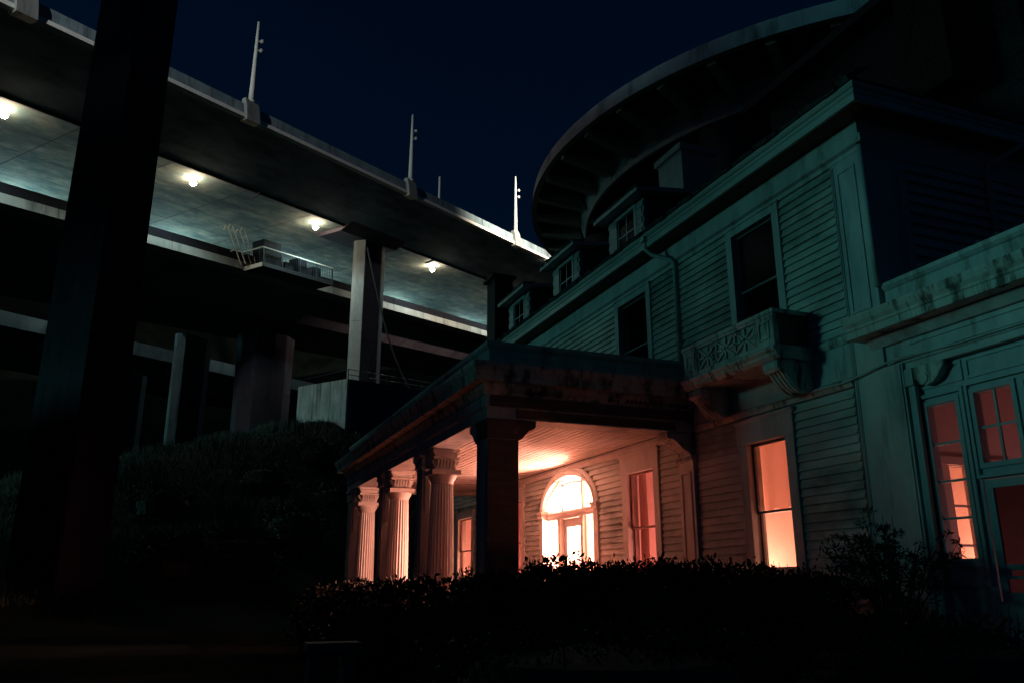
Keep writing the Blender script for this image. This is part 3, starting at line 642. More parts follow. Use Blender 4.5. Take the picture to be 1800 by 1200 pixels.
def drape(y0, y1, z0, z1, lab, x=.36, fold=7):
    q = MB(); n = 28
    for z in (z0, (z0 + z1) / 2, z1):
        for i in range(n + 1): q.v.append((X0 + x + .035 * math.sin(i * fold / n * 6.28 + z) + .01 * math.sin(i * 1.7), y0 + (y1 - y0) * i / n * (1 - .12 * (z < z1) * (z > z0)), z))
    for j in range(2):
        for i in range(n): q.f.append((j * (n + 1) + i, j * (n + 1) + i + 1, (j + 1) * (n + 1) + i + 1, (j + 1) * (n + 1) + i))
    tag(q.build('curtain', 'curtain', smooth=True), lab, 'curtain', 'curtains inside the ground floor windows')
drape(18.98, 19.35, ZF + .05, 2.9, 'drawn-back curtain at the left side of the pink porch window right of the door', fold=4)
drape(27.55, 28.0, ZF + .05, 2.9, 'drawn-back curtain in the porch window left of the arched door', fold=4)
hb((12.9, 18.6, ZF), (13.38, 19.9, 1.15), 'reflection_block', 'sashred'); hb((13.36, 18.2, 1.5), (13.399, 18.9, 2.2), 'wall_panel', 'sashred')  # added low block stands in for the dark reflection in the pane

# balcony ------------------------------------------------------------------------------------------
bx0, by0, by1 = 9.92, 12.02, 15.02
balc = MB()
balc.prism([(-.02, 4.04), (.82, 4.04), (.90, 4.10), (.90, 4.15), (.96, 4.2), (.96, 4.25), (.90, 4.285), (-.02, 4.285)], lambda o, z, y: (X0 + .0 - o, y, z), by0 - .06, by1 + .06)
balc = balc.build('balcony', 'grime', house)
def bbx(a, b, nm, m='grime'): return MB().box(a, b).build(nm, m, balc)
bbx((bx0 + .04, by0 + .02, 4.286), (bx0 + .14, by1 - .02, 4.9), 'front_panel')
bbx((bx0 + .141, by0 + .02, 4.286), (X0 - .04, by0 + .12, 4.9), 'side_panel', 'shadewood'); bbx((bx0 + .141, by1 - .12, 4.286), (X0 - .04, by1 - .02, 4.9), 'side_panel')
bbx((bx0 - .03, by0 - .05, 4.901), (bx0 + .21, by1 + .05, 4.98), 'top_rail'); bbx((bx0 + .211, by0 - .05, 4.901), (X0 - .04, by0 + .19, 4.98), 'top_rail'); bbx((bx0 + .211, by1 - .19, 4.901), (X0 - .04, by1 + .05, 4.98), 'top_rail')
bbx((bx0 - .01, by0 - .02, 4.84), (bx0 + .038, by1 + .02, 4.9), 'rail_moulding'); bbx((bx0 - .01, by0 - .02, 4.2865), (bx0 + .038, by1 + .02, 4.37), 'base_moulding')
for y in (by0 + .0, by1 - .52): bbx((bx0 + .0, y, 4.371), (bx0 + .039, y + .52, 4.839), 'end_block')
for y in (by0 + .1, by1 - .42):
    ring_panel(y, y + .32, 4.43, 4.78, bx0 - .0, 'block_panel', .04, 'grime', balc)
def frail(p, q, wd):
    d = Vector((q[0] - p[0], q[1] - p[1])); d.normalize(); nn = Vector((-d.y, d.x)) * wd / 2
    MB().loft([[(x, p[0] + nn.x, p[1] + nn.y), (x, p[0] - nn.x, p[1] - nn.y), (x, q[0] - nn.x, q[1] - nn.y), (x, q[0] + nn.x, q[1] + nn.y)] for x in (bx0 + .0, bx0 + .0395)]).build('lattice_bar', 'grime', balc)
ca, cb_ = by0 + .56, by1 - .56; cw = (cb_ - ca) / 3
for k in range(3):
    a, b = ca + cw * k, ca + cw * (k + 1); m_ = (a + b) / 2; zl, zh, zm = 4.385, 4.825, 4.605
    for p, q in (((a, zl), (b, zh)), ((a, zh), (b, zl)), ((m_, zl), (m_, zh)), ((a, zl), (a, zh)), ((a, zm), (m_ - .12, zm + .0)), ((m_ + .12, zm), (b, zm))): frail(p, q, .05)
frail((cb_, 4.385), (cb_, 4.825), .05)
for y in (by0 + .0, by1 - .48):      # scroll corbels
    prof = [(-.02, 4.035), (.80, 4.035), (.86, 3.98), (.86, 3.88), (.80, 3.82), (.74, 3.84), (.68, 3.78), (.60, 3.68), (.50, 3.58), (.38, 3.49), (.26, 3.44), (.14, 3.45), (.06, 3.50), (.04, 3.60), (-.02, 3.60)]
    MB().prism(prof, lambda o, z, yy: (X0 - .036 - o * .93, yy, z), y + .03, y + .45).build('corbel', 'grime', balc)
    for k in range(4):
        MB().prism([(o * 1.03 + .0, z - .012) for o, z in prof[4:12]] + [(o * .96, z + .03) for o, z in prof[11:3:-1]], lambda o, z, yy: (X0 - .036 - o * .93, yy, z), y + .07 + k * .1, y + .07 + k * .1 + .035).build('corbel_rib', 'grime', balc)
    MB().tube([(X0 - .68, y + .0, 3.92), (X0 - .68, y + .48, 3.92)], .09, 12).build('corbel_scroll', 'grime', balc)
    MB().tube([(X0 - .16, y + .0, 3.56), (X0 - .16, y + .48, 3.56)], .10, 12).build('corbel_scroll', 'grime', balc)

# eaves, gutters, roof --------------------------------------------------------------------------------
OV = .5
hb((X0 - OV + .06, YN - OV + .06, ZE + .0), (X0 + .2, YF + OV, ZE + .05), 'eave_soffit', 'shadewood')
hb((X0 + .201, YN - OV + .06, ZE), (20.6, YN + .2, ZE + .05), 'eave_soffit', 'shadewood')
gp = [(.0, 8.19), (.06, 8.19), (.06, 8.32), (.09, 8.36), (.09, 8.40), (.03, 8.40), (.03, 8.44), (.10, 8.47), (.14, 8.54), (.14, 8.575), (.0, 8.575)]
def sweepL(prof, nm, m, yend=YF + OV, xend=20.9, par=None):
    rings = []
    for mode in range(3):
        rings.append([((X0 - OV + .05 - o, yend, z) if mode == 0 else (X0 - OV + .05 - o, YN - OV + .05 - o, z) if mode == 1 else (xend, YN - OV + .05 - o, z)) for o, z in prof])
    return MB().loft(rings).build(nm, m, par or house)
sweepL(gp[:6] + [(.0, 8.40)], 'fascia', 'gutter'); sweepL([(.0, 8.402), (.03, 8.402)] + [(.10, 8.45), (.13, 8.50), (.13, 8.53), (.0, 8.53)], 'gutter', 'gutter')
rf = MB(); e = .52; S = .78; HW = 5.2
r0, r1 = X0 - e, X0 + 2 * HW - X0 * 0 + e - .4
yA, yB = YN - e, YF + e; xm = (r0 + r1) / 2; zr = 8.5 + (xm - r0) * S
def hip(dz): return [(r0, yA, 8.5 + dz), (r1, yA, 8.5 + dz), (r1, yB, 8.5 + dz), (r0, yB, 8.5 + dz), (xm, yA + (xm - r0), zr + dz), (xm, yB - (xm - r0), zr + dz)]
rf.v = hip(0) + hip(.08); tri = [(0, 1, 4), (1, 2, 5, 4), (2, 3, 5), (3, 0, 4, 5)]
rf.f = [tuple(reversed(t_)) for t_ in tri] + [tuple(i + 6 for i in t_) for t_ in tri] + [(0, 1, 7, 6), (1, 2, 8, 7), (2, 3, 9, 8), (3, 0, 6, 9)]
roof = rf.build('roof', 'roof', house)
def shingle(x, y, z, wd, ln, th, along='y'):
    sl = math.atan(S); dx, dz = math.cos(sl) * ln, math.sin(sl) * ln; ox, oz = -math.sin(sl) * th, math.cos(sl) * th
    q = MB()
    if along == 'y': q.loft([[(x, yy, z), (x + dx, yy, z + dz), (x + dx + ox, yy, z + dz + oz * .6), (x + ox, yy, z + oz)] for yy in (y, y + wd)])
    else: q.loft([[(xx, x, z), (xx, x + dx, z + dz), (xx, x + dx + ox, z + dz + oz * .6), (xx, x + ox, z + oz)] for xx in (y, y + wd)])
    return q.build('roof_shingle', 'roof', roof)
y = yA + .02
while y < YF:
    wd = random.uniform(.24, .36); j = random.uniform(-.12, -.03)
    shingle(r0 + j, y, 8.60 + j * S + random.uniform(0, .015), wd - .015, .5, random.uniform(.05, .11)); y += wd
y = yA + .2
while y < YF:
    wd = random.uniform(.24, .36); j = random.uniform(-.03, .02)
    shingle(r0 + .36 + j, y, 8.60 + (.36 + j) * S + .02, wd - .015, .5, random.uniform(.03, .06)); y += wd
x = r0 + .1
while x < 19:
    wd = random.uniform(.26, .38); j = random.uniform(-.04, .02)
    shingle(yA + j, x, 8.60 + j * S, wd - .015, .5, random.uniform(.03, .05), 'x'); x += wd
# downspouts
def pipe(pts, r, nm='downspout', m='gutter'): return MB().tube(pts, r, 10).build(nm, m, house, True)
pipe([(X0 - .52, 17.0, 8.42), (X0 - .52, 17.0, 8.15), (X0 - .40, 16.9, 7.98), (X0 - .14, 16.42, 7.70), (X0 - .10, 16.36, 7.58), (X0 - .10, 16.36, 5.0)], .055)
hb((X0 - .62, 16.9, 8.34), (X0 - .42, 17.1, 8.46), 'gutter_outlet', 'gutter')
pipe([(14.5, YN - .5, 8.4), (14.5, YN - .5, 8.2), (13.95, YN - .1, 7.85), (13.85, YN - .08, 7.7), (13.85, YN - .08, 5.2)], .055)
for z in (5.6, 6.9): hb((X0 - .17, 16.28, z), (X0 + .0, 16.44, z + .03), 'pipe_strap', 'gutter')

# end walls of the upper storey
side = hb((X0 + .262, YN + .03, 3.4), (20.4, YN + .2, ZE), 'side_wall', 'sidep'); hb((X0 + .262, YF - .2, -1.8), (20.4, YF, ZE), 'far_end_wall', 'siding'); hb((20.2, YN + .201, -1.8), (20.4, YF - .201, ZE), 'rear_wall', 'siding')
LATE_SIDE = True
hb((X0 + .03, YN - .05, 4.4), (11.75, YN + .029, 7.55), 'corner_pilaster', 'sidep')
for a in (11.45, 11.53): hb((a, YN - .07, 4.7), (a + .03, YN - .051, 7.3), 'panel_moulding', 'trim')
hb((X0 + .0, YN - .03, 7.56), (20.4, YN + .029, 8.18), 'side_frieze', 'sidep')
n_ = 15
for i in range(n_):
    a = 4.4 + i * .21
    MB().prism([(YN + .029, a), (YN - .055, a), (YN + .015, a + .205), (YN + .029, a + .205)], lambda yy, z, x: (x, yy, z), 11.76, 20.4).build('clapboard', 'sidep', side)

M['dimglass'] = glass('dim_dormer_glass', 0.0004, 0.001, (0.5, 0.5, 0.5))  # dark tint and cut reflection keep lamp glints out of the panes
# dormers ---------------------------------------------------------------------------------------------
for k, yc in enumerate((20.0, 24.2, 28.5)):
    d_ = MB(); xf = 11.45; y0, y1 = yc - 1.05, yc + 1.05; zb, zt = 9.35, 10.72
    d_.box((xf + .03, y0, zb), (xf + .12, yc - .52, zt)); d_.box((xf + .03, yc + .52, zb), (xf + .12, y1, zt)); d_.box((xf + .03, yc - .519, zt - .13), (xf + .12, yc + .519, zt)); d_.box((xf + .03, yc - .519, zb), (xf + .12, yc + .519, zb + .12))
    dm = d_.build('dormer', 'trim', house)
    def db(a, b, nm, m='trim'): return MB().box(a, b).build(nm, m, dm)
    for s in (-1, 1):
        ya = yc + s * 1.05; yb = ya - s * .06
        MB().prism([(xf + .121, zb + .1), (xf + .121, zt), (13.4, zt), (13.4, 8.6 + (13.3 - r0) * S)], lambda x, z, y: (x, y, z), ya, yb).build('cheek', 'shadewood', dm)
        for i in range(7): db((xf + .0, yc + s * .66, zb + .12 + i * .165), (xf + .029, yc + s * (1.04 - .1 * (i % 2)), zb + .12 + i * .165 + .15), 'side_shingle')
        db((xf - .01, yc + s * .52, zb + .05), (xf + .029, yc + s * .64, zt - .05), 'casing')
    db((xf - .02, yc - .66, zt - .16), (xf + .029, yc + .66, zt - .051), 'head_casing'); db((xf - .04, yc - .68, zb + .0), (xf + .029, yc + .68, zb + .049), 'sill')
    db((xf + .06, yc - .519, zb + .121), (xf + .065, yc + .519, zt - .131), 'pane', 'dimglass')
    db((xf + .15, yc - .6, zb + .05), (xf + .16, yc + .6, zt - .05), 'dark_room_sheet', 'dark')  # dark sheet stands in for the unlit room behind the pane
    for y_ in (yc - .505, yc - .02, yc + .465): db((xf + .04, y_, zb + .121), (xf + .058, y_ + .04, zt - .131), 'sash_bar', 'sashpale')
    for z_ in (zb + .122, zb + .62, zt - .175): db((xf + .038, yc - .5, z_), (xf + .0395, yc + .5, z_ + .04), 'sash_bar', 'sashpale')
    MB().prism([(xf - .36, zt + .0), (13.6, zt + .32), (13.6, zt + .46), (xf - .36, zt + .12)], lambda x, z, y: (x, y, z), y0 - .3, y1 + .3).build('dormer_roof', 'trim', dm)
    y = y0 - .34
    while y < y1 + .2:
        wd = random.uniform(.2, .32); j = random.uniform(-.05, .02)
        MB().prism([(xf - .37 + j, zt + .122), (xf + .1, zt + .205), (xf + .1, zt + .245), (xf - .37 + j, zt + .165 + random.uniform(0, .03))], lambda x, z, yy: (x, yy, z), y, y + wd - .012).build('roof_shingle', 'roof', dm); y += wd

# chimneys ----------------------------------------------------------------------------------------------
ch = hb((13.4, 19.75, 10.0), (14.6, 21.1, 13.05), 'stucco_chimney', 'stucco'); MB().box((13.3, 19.65, 13.051), (14.7, 21.2, 13.25)).build('chimney_cap', 'stucco', ch)
def brick_chimney(x0, x1, y0, y1, z0, z1, faces, cap=True, bw=.23, bh=.082):
    c = hb((x0 + .02, y0 + .02, z0), (x1 - .02, y1 - .02, z1), 'brick_chimney', 'mortar')
    i = 0; z = z0
    me_cache = {}
    while z < z1 - .06:
        off = (i % 2) * bw / 2
        for f_ in faces:
            u0, u1 = (x0, x1) if f_ == 'near' else (y0, y1)
            u = u0 + .0 - off
            while u < u1:
                a, b = max(u, u0) + .006, min(u + bw, u1) - .006
                if b - a > .03:
                    o_ = random.uniform(0, .012)
                    if f_ == 'near': MB().box((a, y0 - o_, z + .006), (b, y0 + .019, z + bh - .006)).build('brick', 'brick', c)
                    else: MB().box((x0 - o_, a, z + .006), (x0 + .019, b, z + bh - .006)).build('brick', 'brick', c)
                u += bw
        z += bh; i += 1
    if cap: MB().box((x0 - .12, y0 - .12, z1), (x1 + .12, y1 + .12, z1 + .12)).build('chimney_cap', 'mortar', c)
    return c
brick_chimney(11.2, 12.0, 30.5, 31.5, 9.2, 12.3, ('near',))
brick_chimney(16.0, 16.9, 12.2, 13.6, 11.6, 17.2, ('near', 'left'), cap=False, bw=.34, bh=.125)
# taller rear wing at the top right, shade put in as dark roof tone
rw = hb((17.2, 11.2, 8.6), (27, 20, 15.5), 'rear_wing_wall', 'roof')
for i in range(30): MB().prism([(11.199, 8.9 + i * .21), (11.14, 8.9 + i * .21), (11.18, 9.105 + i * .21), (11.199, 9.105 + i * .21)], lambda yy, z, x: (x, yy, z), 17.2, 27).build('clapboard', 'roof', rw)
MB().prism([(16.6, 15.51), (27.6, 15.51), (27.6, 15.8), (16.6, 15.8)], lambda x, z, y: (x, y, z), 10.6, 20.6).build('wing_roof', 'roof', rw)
gw = MB(); gw.tube([(15.9, 12.3, 15.9), (13.2, 11.0, 10.7)], .018, 5); tag(gw.build('guy_wire', 'steel'), 'thin guy wire running from the brick chimney down to the roof', 'wire')

# ------------------------------------------------------------------ porch
PX, PY0, PY1 = 5.76, 16.1, 31.4
def sweepP(prof, nm, m, par=None):       # profile (outward offset, z) swept round near side, front, far side
    pts = [[(X0 - .06, PY0 - o, z) for o, z in prof], [(PX - o, PY0 - o, z) for o, z in prof], [(PX - o, PY1 + o, z) for o, z in prof], [(X0 - .06, PY1 + o, z) for o, z in prof]]
    return MB().loft(pts).build(nm, m, par or house)
arch = sweepP([(-.62, 3.37), (0, 3.37), (0, 3.60), (.035, 3.61), (.035, 3.86), (-.62, 3.86)], 'architrave', 'trim')
sweepP([(-.5, 3.862), (.06, 3.862), (.08, 3.92), (.14, 3.99), (.16, 4.08), (.36, 4.09), (.36, 4.20), (.38, 4.22), (.38, 4.26), (.42, 4.32), (.46, 4.42), (.46, 4.47), (.0, 4.52), (-.5, 4.52)], 'cornice', 'grime')
sweepP([(-.42, 4.522), (-.06, 4.522), (-.06, 4.88), (-.02, 4.90), (.02, 4.95), (.02, 5.03), (-.42, 5.05)], 'porch_parapet', 'trim')
y = PY0 + .3; i = 0
while y < PY1 - .5:
    wd = (1.15, .5, 1.9)[i % 3]
    hb((PX - .05, y, 3.625), (PX - .0355, min(y + wd - .03, PY1 - .1), 3.845), 'frieze_board', 'trim', arch); y += wd; i += 1
for k in range(9):                     # dark boarding paints shade onto the side facing the camera
    z = 3.44 + k * .044
for k in range(15):
    hb((9.0 + k * .11, PY0 - .13, 3.905), (9.06 + k * .11, PY0 - .085, 4.05), 'dentil', 'shadewood', arch)
for x in (6.6, 6.95, 7.3, 8.55): hb((x, PY0 - .15, 3.9), (x + .12, PY0 - .085, 4.07), 'dentil', 'shadewood', arch)
hb((PX + .66, PY0 - .012, 3.40), (X0 - .5, PY0 - .001, 3.58), 'side_board', 'shadewood', arch); hb((PX + .06, PY0 - .05, 3.62), (X0 - .1, PY0 - .0355, 3.85), 'side_board', 'shadewood', arch)
hb((PX + .1, PY0 + .44, 4.56), (X0 - .1, PY1 - .44, 4.70), 'porch_roof', 'roof')
# porch ceiling of narrow boards running along the porch
pc = hb((PX + .60, PY0 + .60, 3.52), (X0 - .03, PY1 - .60, 3.56), 'porch_ceiling', 'dark')  # dark backing puts shade into the gaps between the boards
nb = 26; bw_ = (X0 - .12 - PX - .62) / nb
bm_ = MB().box((0, PY0 + .62, 3.492), (bw_ - .045, PY1 - .62, 3.519)); first = None
for k in range(nb):
    if first is None: first = bm_.build('ceiling_board', 'ceil', pc); first.location.x = PX + .62
    else: o_ = link('ceiling_board', first.data, pc); o_.location.x = PX + .62 + k * bw_; o_.location.z = random.uniform(-.003, .003)
band(PY0 + .63, PY1 - .63, [(.035, 3.30), (.07, 3.30), (.12, 3.40), (.12, 3.49), (.035, 3.49)], 'wall_cornice', 'porch')
hb((PX - .35, PY0 - .2, ZF - .15), (X0 - .04, PY1 + .2, ZF - .001), 'porch_floor', 'sashred'); hb((PX - .25, PY0 - .1, -1.8), (X0 - .04, PY1 + .1, ZF - .151), 'porch_base', 'conc')
# flat pilaster on the wall at the near end
hb((X0 - .12, PIL[0], ZF), (X0 + .028, PIL[1], 2.72), 'wall_pilaster', 'porch'); ring_panel(PIL[0] + .1, PIL[1] - .1, .1, 2.5, X0 - .12, m='porch')
hb((X0 - .17, PIL[0] - .05, 2.721), (X0 + .028, PIL[1] + .05, 2.86), 'pilaster_cap', 'porch')
for k in range(8): hb((X0 - .19, PIL[0] - .04 + k * .085, 2.75), (X0 - .171, PIL[0] + k * .085, 2.84), 'cap_dentil', 'grime')
def console(pts, fn, a, b, nm, m, par): return MB().prism(pts, fn, a, b).build(nm, m, par)
CON = [(0, 3.36), (.62, 3.36), (.62, 3.24), (.55, 3.20), (.50, 3.22), (.40, 3.16), (.28, 3.05), (.18, 2.97), (.07, 2.93), (0, 2.95)]
console(CON, lambda o, z, y: (X0 - .06 - o, y, z), PY0 + .06, PY0 + .5, 'bracket', 'grime', house)
console([(o, z) for o, z in CON], lambda o, z, y: (PX + .66 + o * .75, y, z + .0), PY0 + .06, PY0 + .5, 'bracket', 'shadewood', house)
hb((X0 - .13, PY0 + .02, 2.861), (X0 + .0, PY0 + .55, 3.36), 'bracket_block', 'grime')

# piers and round columns, alternating along the front
def fluted(c):
    n, fl = 96, 24; rings = []
    hs = [0, .25, .6, .9, 1.0]; H0, H1 = ZF + .16, 2.50
    for h in hs:
        z = H0 + (H1 - H0) * h; r = .335 - .055 * h ** 1.6
        if h == 1.0: pass
        rings.append([(c[0] + (r - .026 * abs(math.sin(fl * math.pi * k / n)) ** .7) * math.cos(2 * math.pi * k / n), c[1] + (r - .026 * abs(math.sin(fl * math.pi * k / n)) ** .7) * math.sin(2 * math.pi * k / n), z) for k in range(n)])
    return MB().loft(rings)
CX = PX + .44
cols = []
for k, yc in enumerate((20.7, 25.2, 29.9)):
    if k == 0:
        body = fluted((0, 0)).build('porch_column', 'porch', house); body.location = (CX, yc, 0); base_c = body
        pr_ = []
        def cp(mb, nm, m='porch', smooth=False): o_ = mb.build(nm, m, body, smooth); pr_.append(o_); return o_
        cp(MB().lathe([(.38, ZF), (.38, ZF + .08), (.36, ZF + .12), (.345, ZF + .16)], (0, 0, 0), 32), 'base_ring')
        cp(MB().lathe([(.275, 2.50), (.285, 2.53), (.29, 2.56), (.34, 2.64), (.37, 2.71), (.37, 2.725)], (0, 0, 0), 40), 'echinus', smooth=True)
        cp(MB().box((-.38, -.38, 2.726), (.38, .38, 2.84)), 'abacus')
        cp(MB().box((-.27, -.27, 2.841), (.27, .27, 3.10)), 'impost_block')
        for s in range(6):
            for (ax, sg) in (('x', 1), ('x', -1), ('y', 1), ('y', -1)):
                u = -.235 + s * .085
                pts = [(.271, 3.09), (.37, 3.09), (.355, 3.03), (.30, 2.93), (.285, 2.87), (.271, 2.87)]
                fn = (lambda o, z, t_: (sg * o, t_, z)) if ax == 'x' else (lambda o, z, t_: (t_, sg * o, z))
                cp(MB().prism(pts, fn, u, u + .045), 'impost_rib')
        cp(MB().loft([[(a * r, b * r, z) for a, b in ((-1, -1), (1, -1), (1, 1), (-1, 1))] for r, z in ((.33, 3.101), (.35, 3.15), (.29, 3.18), (.31, 3.26), (.36, 3.30), (.36, 3.368))]), 'top_moulding')
        cols.append(body)
    else:
        o_ = link('porch_column', base_c.data, house); o_.location = (CX, yc, 0); cols.append(o_)
        for c in pr_:
            q_ = link(c.name.split('.')[0], c.data); q_.parent = o_
for k, yc in enumerate((16.45, 21.38, 25.88, 30.95)):
    pw = .34 if k in (0, 3) else .26; dw = .34 if k in (0, 3) else .15; q = MB().box((PX + .02, yc - pw, ZF), (PX + .02 + 2 * dw, yc + pw, 2.95))
    side_m = 'shadewood' if k == 0 else 'porch'
    pb = q.build('porch_pier', 'trim', house)
    ring_panel(yc - pw + .1, yc + pw - .1, .1, 2.7, PX + .02, par=pb)
    if k == 0: MB().box((PX + .02, yc - pw - .012, ZF), (PX + .02 + 2 * dw, yc - pw - .001, 2.94)).build('pier_side_board', 'shadewood', pb)  # dark sheet puts shade on the near side of the corner pier
    MB().loft([[(PX + .02 - e_, yc - pw - e_, z), (PX + .02 + 2 * dw + e_, yc - pw - e_, z), (PX + .02 + 2 * dw + e_, yc + pw + e_, z), (PX + .02 - e_, yc + pw + e_, z)] for e_, z in [(e2 * (.3 if k == 0 else 1), z2) for e2, z2 in ((.0, 2.951), (.05, 2.98), (.05, 3.04), (.02, 3.06), (.02, 3.20), (.08, 3.28), (.08, 3.367))]]).build('pier_cap', 'trim' if k else 'shadewood', pb)
    for s in (-1, 1):
        if k == 0 and s == -1: continue
        console([(o * .85, z) for o, z in CON], lambda o, z, x: (x, yc + s * (pw + .085 + o), z), PX + .06, PX + .02 + 2 * dw - .04, 'console', 'porch', pb)
        MB().prism([(0, 2.93), (.05, 2.80), (.05, 1.9), (0, 1.8)], lambda o, z, x: (x, yc + s * (pw + .001 + o), z), PX + .1, PX + 2 * dw - .08).build('console_tail', 'porch', pb)

# one-storey wing beyond the porch with its own lit window
wd_op = [(31.75, 33.4, .36, 2.62)]
wing = cells(MB(), 31.95 - .9, 37, -1.8, 4.2, wd_op, X0 + .04, X0 + .26).build('far_wing_wall', 'siding', house)
boards(-.6, 3.9, 31.1, 37, [(31.5, 33.65, .1, 3.0)], par=wing)
window(wd_op[0], .25, .22, meet=1.36, sashm='sashred', tm='porch')
hb((X0 - .3, 31.0, 4.21), (20, 37.3, 4.4), 'far_wing_roof', 'roof'); hb((X0 + .262, 36.8, -1.8), (20, 37, 4.2), 'far_wing_end_wall', 'siding')
room(31.1, 36, 13.5, ZF, 3.2, 'plaster'); light('far_wing_lamp', (12.5, 32.4, 0.0), 420, WARM, .15)

# ------------------------------------------------------------------ sun room on the right
SY0 = 2.0
sun = hb((X0 + .02, 9.82, -1.8), (X0 + .29, YN + .015, 3.4), 'sunroom_pilaster', 'trim')
hb((X0 - .05, YN - .36, -1.6), (X0 + .019, YN + .018, 3.52), 'sunroom_pilaster', 'trim')
for k in range(2): hb((X0 - .07, YN - .36 + k * .06, -1.6), (X0 - .0501, YN - .335 + k * .06, 3.5), 'bead', 'trim')
# entablature over the sun room
def sband(prof, nm, m, y1=YN - .02, ret=0): return MB().prism(prof, lambda o, z, y: (X0 - o, y, z), SY0, y1).build(nm, m, house)
sband([(-.3, 3.38), (.02, 3.38), (.02, 3.48), (.05, 3.50), (.05, 3.53), (-.3, 3.53)], 'sunroom_architrave', 'trim', YN - .37)
sband([(-.3, 3.532), (.0, 3.532), (.0, 3.86), (-.3, 3.86)], 'sunroom_frieze', 'trim', YN + .018)
sband([(.001, 3.58), (.025, 3.58), (.025, 3.61), (.001, 3.61)], 'frieze_bead', 'trim', YN - .5); sband([(.001, 3.77), (.025, 3.77), (.025, 3.80), (.001, 3.80)], 'frieze_bead', 'trim', YN - .5)
sband([(-.3, 3.862), (.06, 3.862), (.10, 3.92), (.16, 4.0), (.16, 4.03), (-.3, 4.03)], 'bed_moulding', 'trim', YN + .25)
sband([(-.3, 4.032), (.42, 4.032), (.42, 4.15), (.44, 4.17), (.44, 4.21), (.48, 4.28), (.50, 4.36), (.50, 4.40), (.0, 4.46), (-.3, 4.46)], 'sunroom_cornice', 'grime', YN + .42)
sband([(-.4, 4.462), (-.02, 4.462), (-.02, 4.80), (.01, 4.82), (.05, 4.87), (.05, 4.94), (-.4, 4.97)], 'sunroom_parapet', 'trim', YN - .12)
hb((X0 + .42, SY0, 4.3), (17, YN - .13, 4.44), 'sunroom_roof', 'roof')
for k in range(26):
    y = SY0 + 3.0 + random.random() * 5; x = X0 - random.uniform(.0, .05)
    MB().box((x, y, 4.971), (x + random.uniform(.05, .2), y + random.uniform(.02, .08), 4.975 + random.uniform(.005, .03))).build('debris_flake', 'roof', house)
# console bracket
hb((X0 - .02, YN - .50, -1.6), (X0 + .05, YN - .362, 3.10), 'sunroom_pilaster', 'trim')
hb((X0 - .06, YN - .52, 3.101), (X0 + .05, YN - .36, 3.379), 'pilaster_cap', 'trim')
console([(0, 3.378), (.60, 3.378), (.60, 3.30), (.54, 3.26), (.46, 3.16), (.36, 3.08), (.24, 3.05), (.12, 3.08), (.06, 3.16), (0, 3.18)], lambda o, z, x: (x, YN - .52 - o, z), X0 - .04, X0 + .18, 'console', 'grime', house)
MB().tube([(X0 - .06, YN - .70, 3.17), (X0 + .18, YN - .70, 3.17)], .10, 14).build('console_scroll', 'grime', house)
# casement, transom and screen door (set back a little)
XG = X0 + .10
ops = [(9.20, 9.73, .40, 2.73), (8.25, 8.86, 1.74, 2.78), (7.6, 8.0, 1.74, 2.78), (7.55, 8.95, -.2, 1.50), (4.5, 5.2, .4, 2.73)]
sw = cells(MB(), SY0, 9.819, -1.8, 3.379, ops, XG + .02, XG + .14).build('sunroom_front', 'sashpale', house)
def sb(a, b, nm, m='sashpale'): return MB().box(a, b).build(nm, m, sw)
def ringf(y0, y1, z0, z1, x, wd, nm, th=.03):
    q = MB(); q.box((x, y0, z0), (x + th, y0 + wd, z1)); q.box((x, y1 - wd, z0), (x + th, y1, z1)); q.box((x, y0 + wd, z0), (x + th, y1 - wd, z0 + wd)); q.box((x, y0 + wd, z1 - wd), (x + th, y1 - wd, z1)); return q.build(nm, 'sashpale', sw)
ringf(9.02, 9.88, .0, 2.93, XG - .035, .06, 'casement_frame', .054); ringf(9.12, 9.80, .28, 2.82, XG - .012, .075, 'casement_sash', .031)
for z in (2.13, 1.55, .99): sb((XG + .04, 9.20, z - .018), (XG + .075, 9.73, z + .018), 'glazing_bar')
for z0_, z1_ in ((2.148, 2.73), (1.568, 2.112), (1.008, 1.532), (.40, .972)): sb((XG + .055, 9.199, z0_), (XG + .061, 9.731, z1_), 'pane', 'glass')
ringf(7.5, 8.99, 1.52, 2.96, XG - .035, .05, 'transom_frame', .054); ringf(8.17, 8.93, 1.66, 2.86, XG - .012, .07, 'transom_sash', .031); ringf(7.55, 8.1, 1.66, 2.86, XG - .012, .07, 'transom_sash', .031)
sb((XG + .04, 8.54, 1.74), (XG + .075, 8.575, 2.78), 'glazing_bar'); sb((XG + .042, 8.25, 2.24), (XG + .073, 8.86, 2.275), 'glazing_bar')
for y0_, y1_ in ((8.249, 8.54), (8.575, 8.861)):
    for z0_, z1_ in ((1.739, 2.24), (2.275, 2.781)): sb((XG + .055, y0_, z0_), (XG + .061, y1_, z1_), 'pane', 'glass')
sb((XG + .055, 7.6, 1.74), (XG + .061, 8.0, 2.78), 'pane', 'glass')
ringf(7.58, 8.93, -.2, 1.49, XG + .03, .12, 'screen_door_frame', .04); sb((XG + .032, 7.7, .22), (XG + .068, 8.81, .30), 'screen_door_rail'); sb((XG + .032, 7.7, .10), (XG + .068, 8.81, .14), 'screen_door_rail')
for y_, z0_, z1_ in ((8.81 - .0, .141, .219), (8.5, .141, .219), (8.2, .141, .219), (7.9, .141, .219)): sb((XG + .034, y_ - .06, z0_), (XG + .066, y_, z1_), 'screen_door_block')
M['scr'] = glass('insect_screen', tintc=(0.30, 0.26, 0.27)); sb((XG + .05, 7.7, -.08), (XG + .053, 8.81, 1.37), 'insect_screen', 'scr')
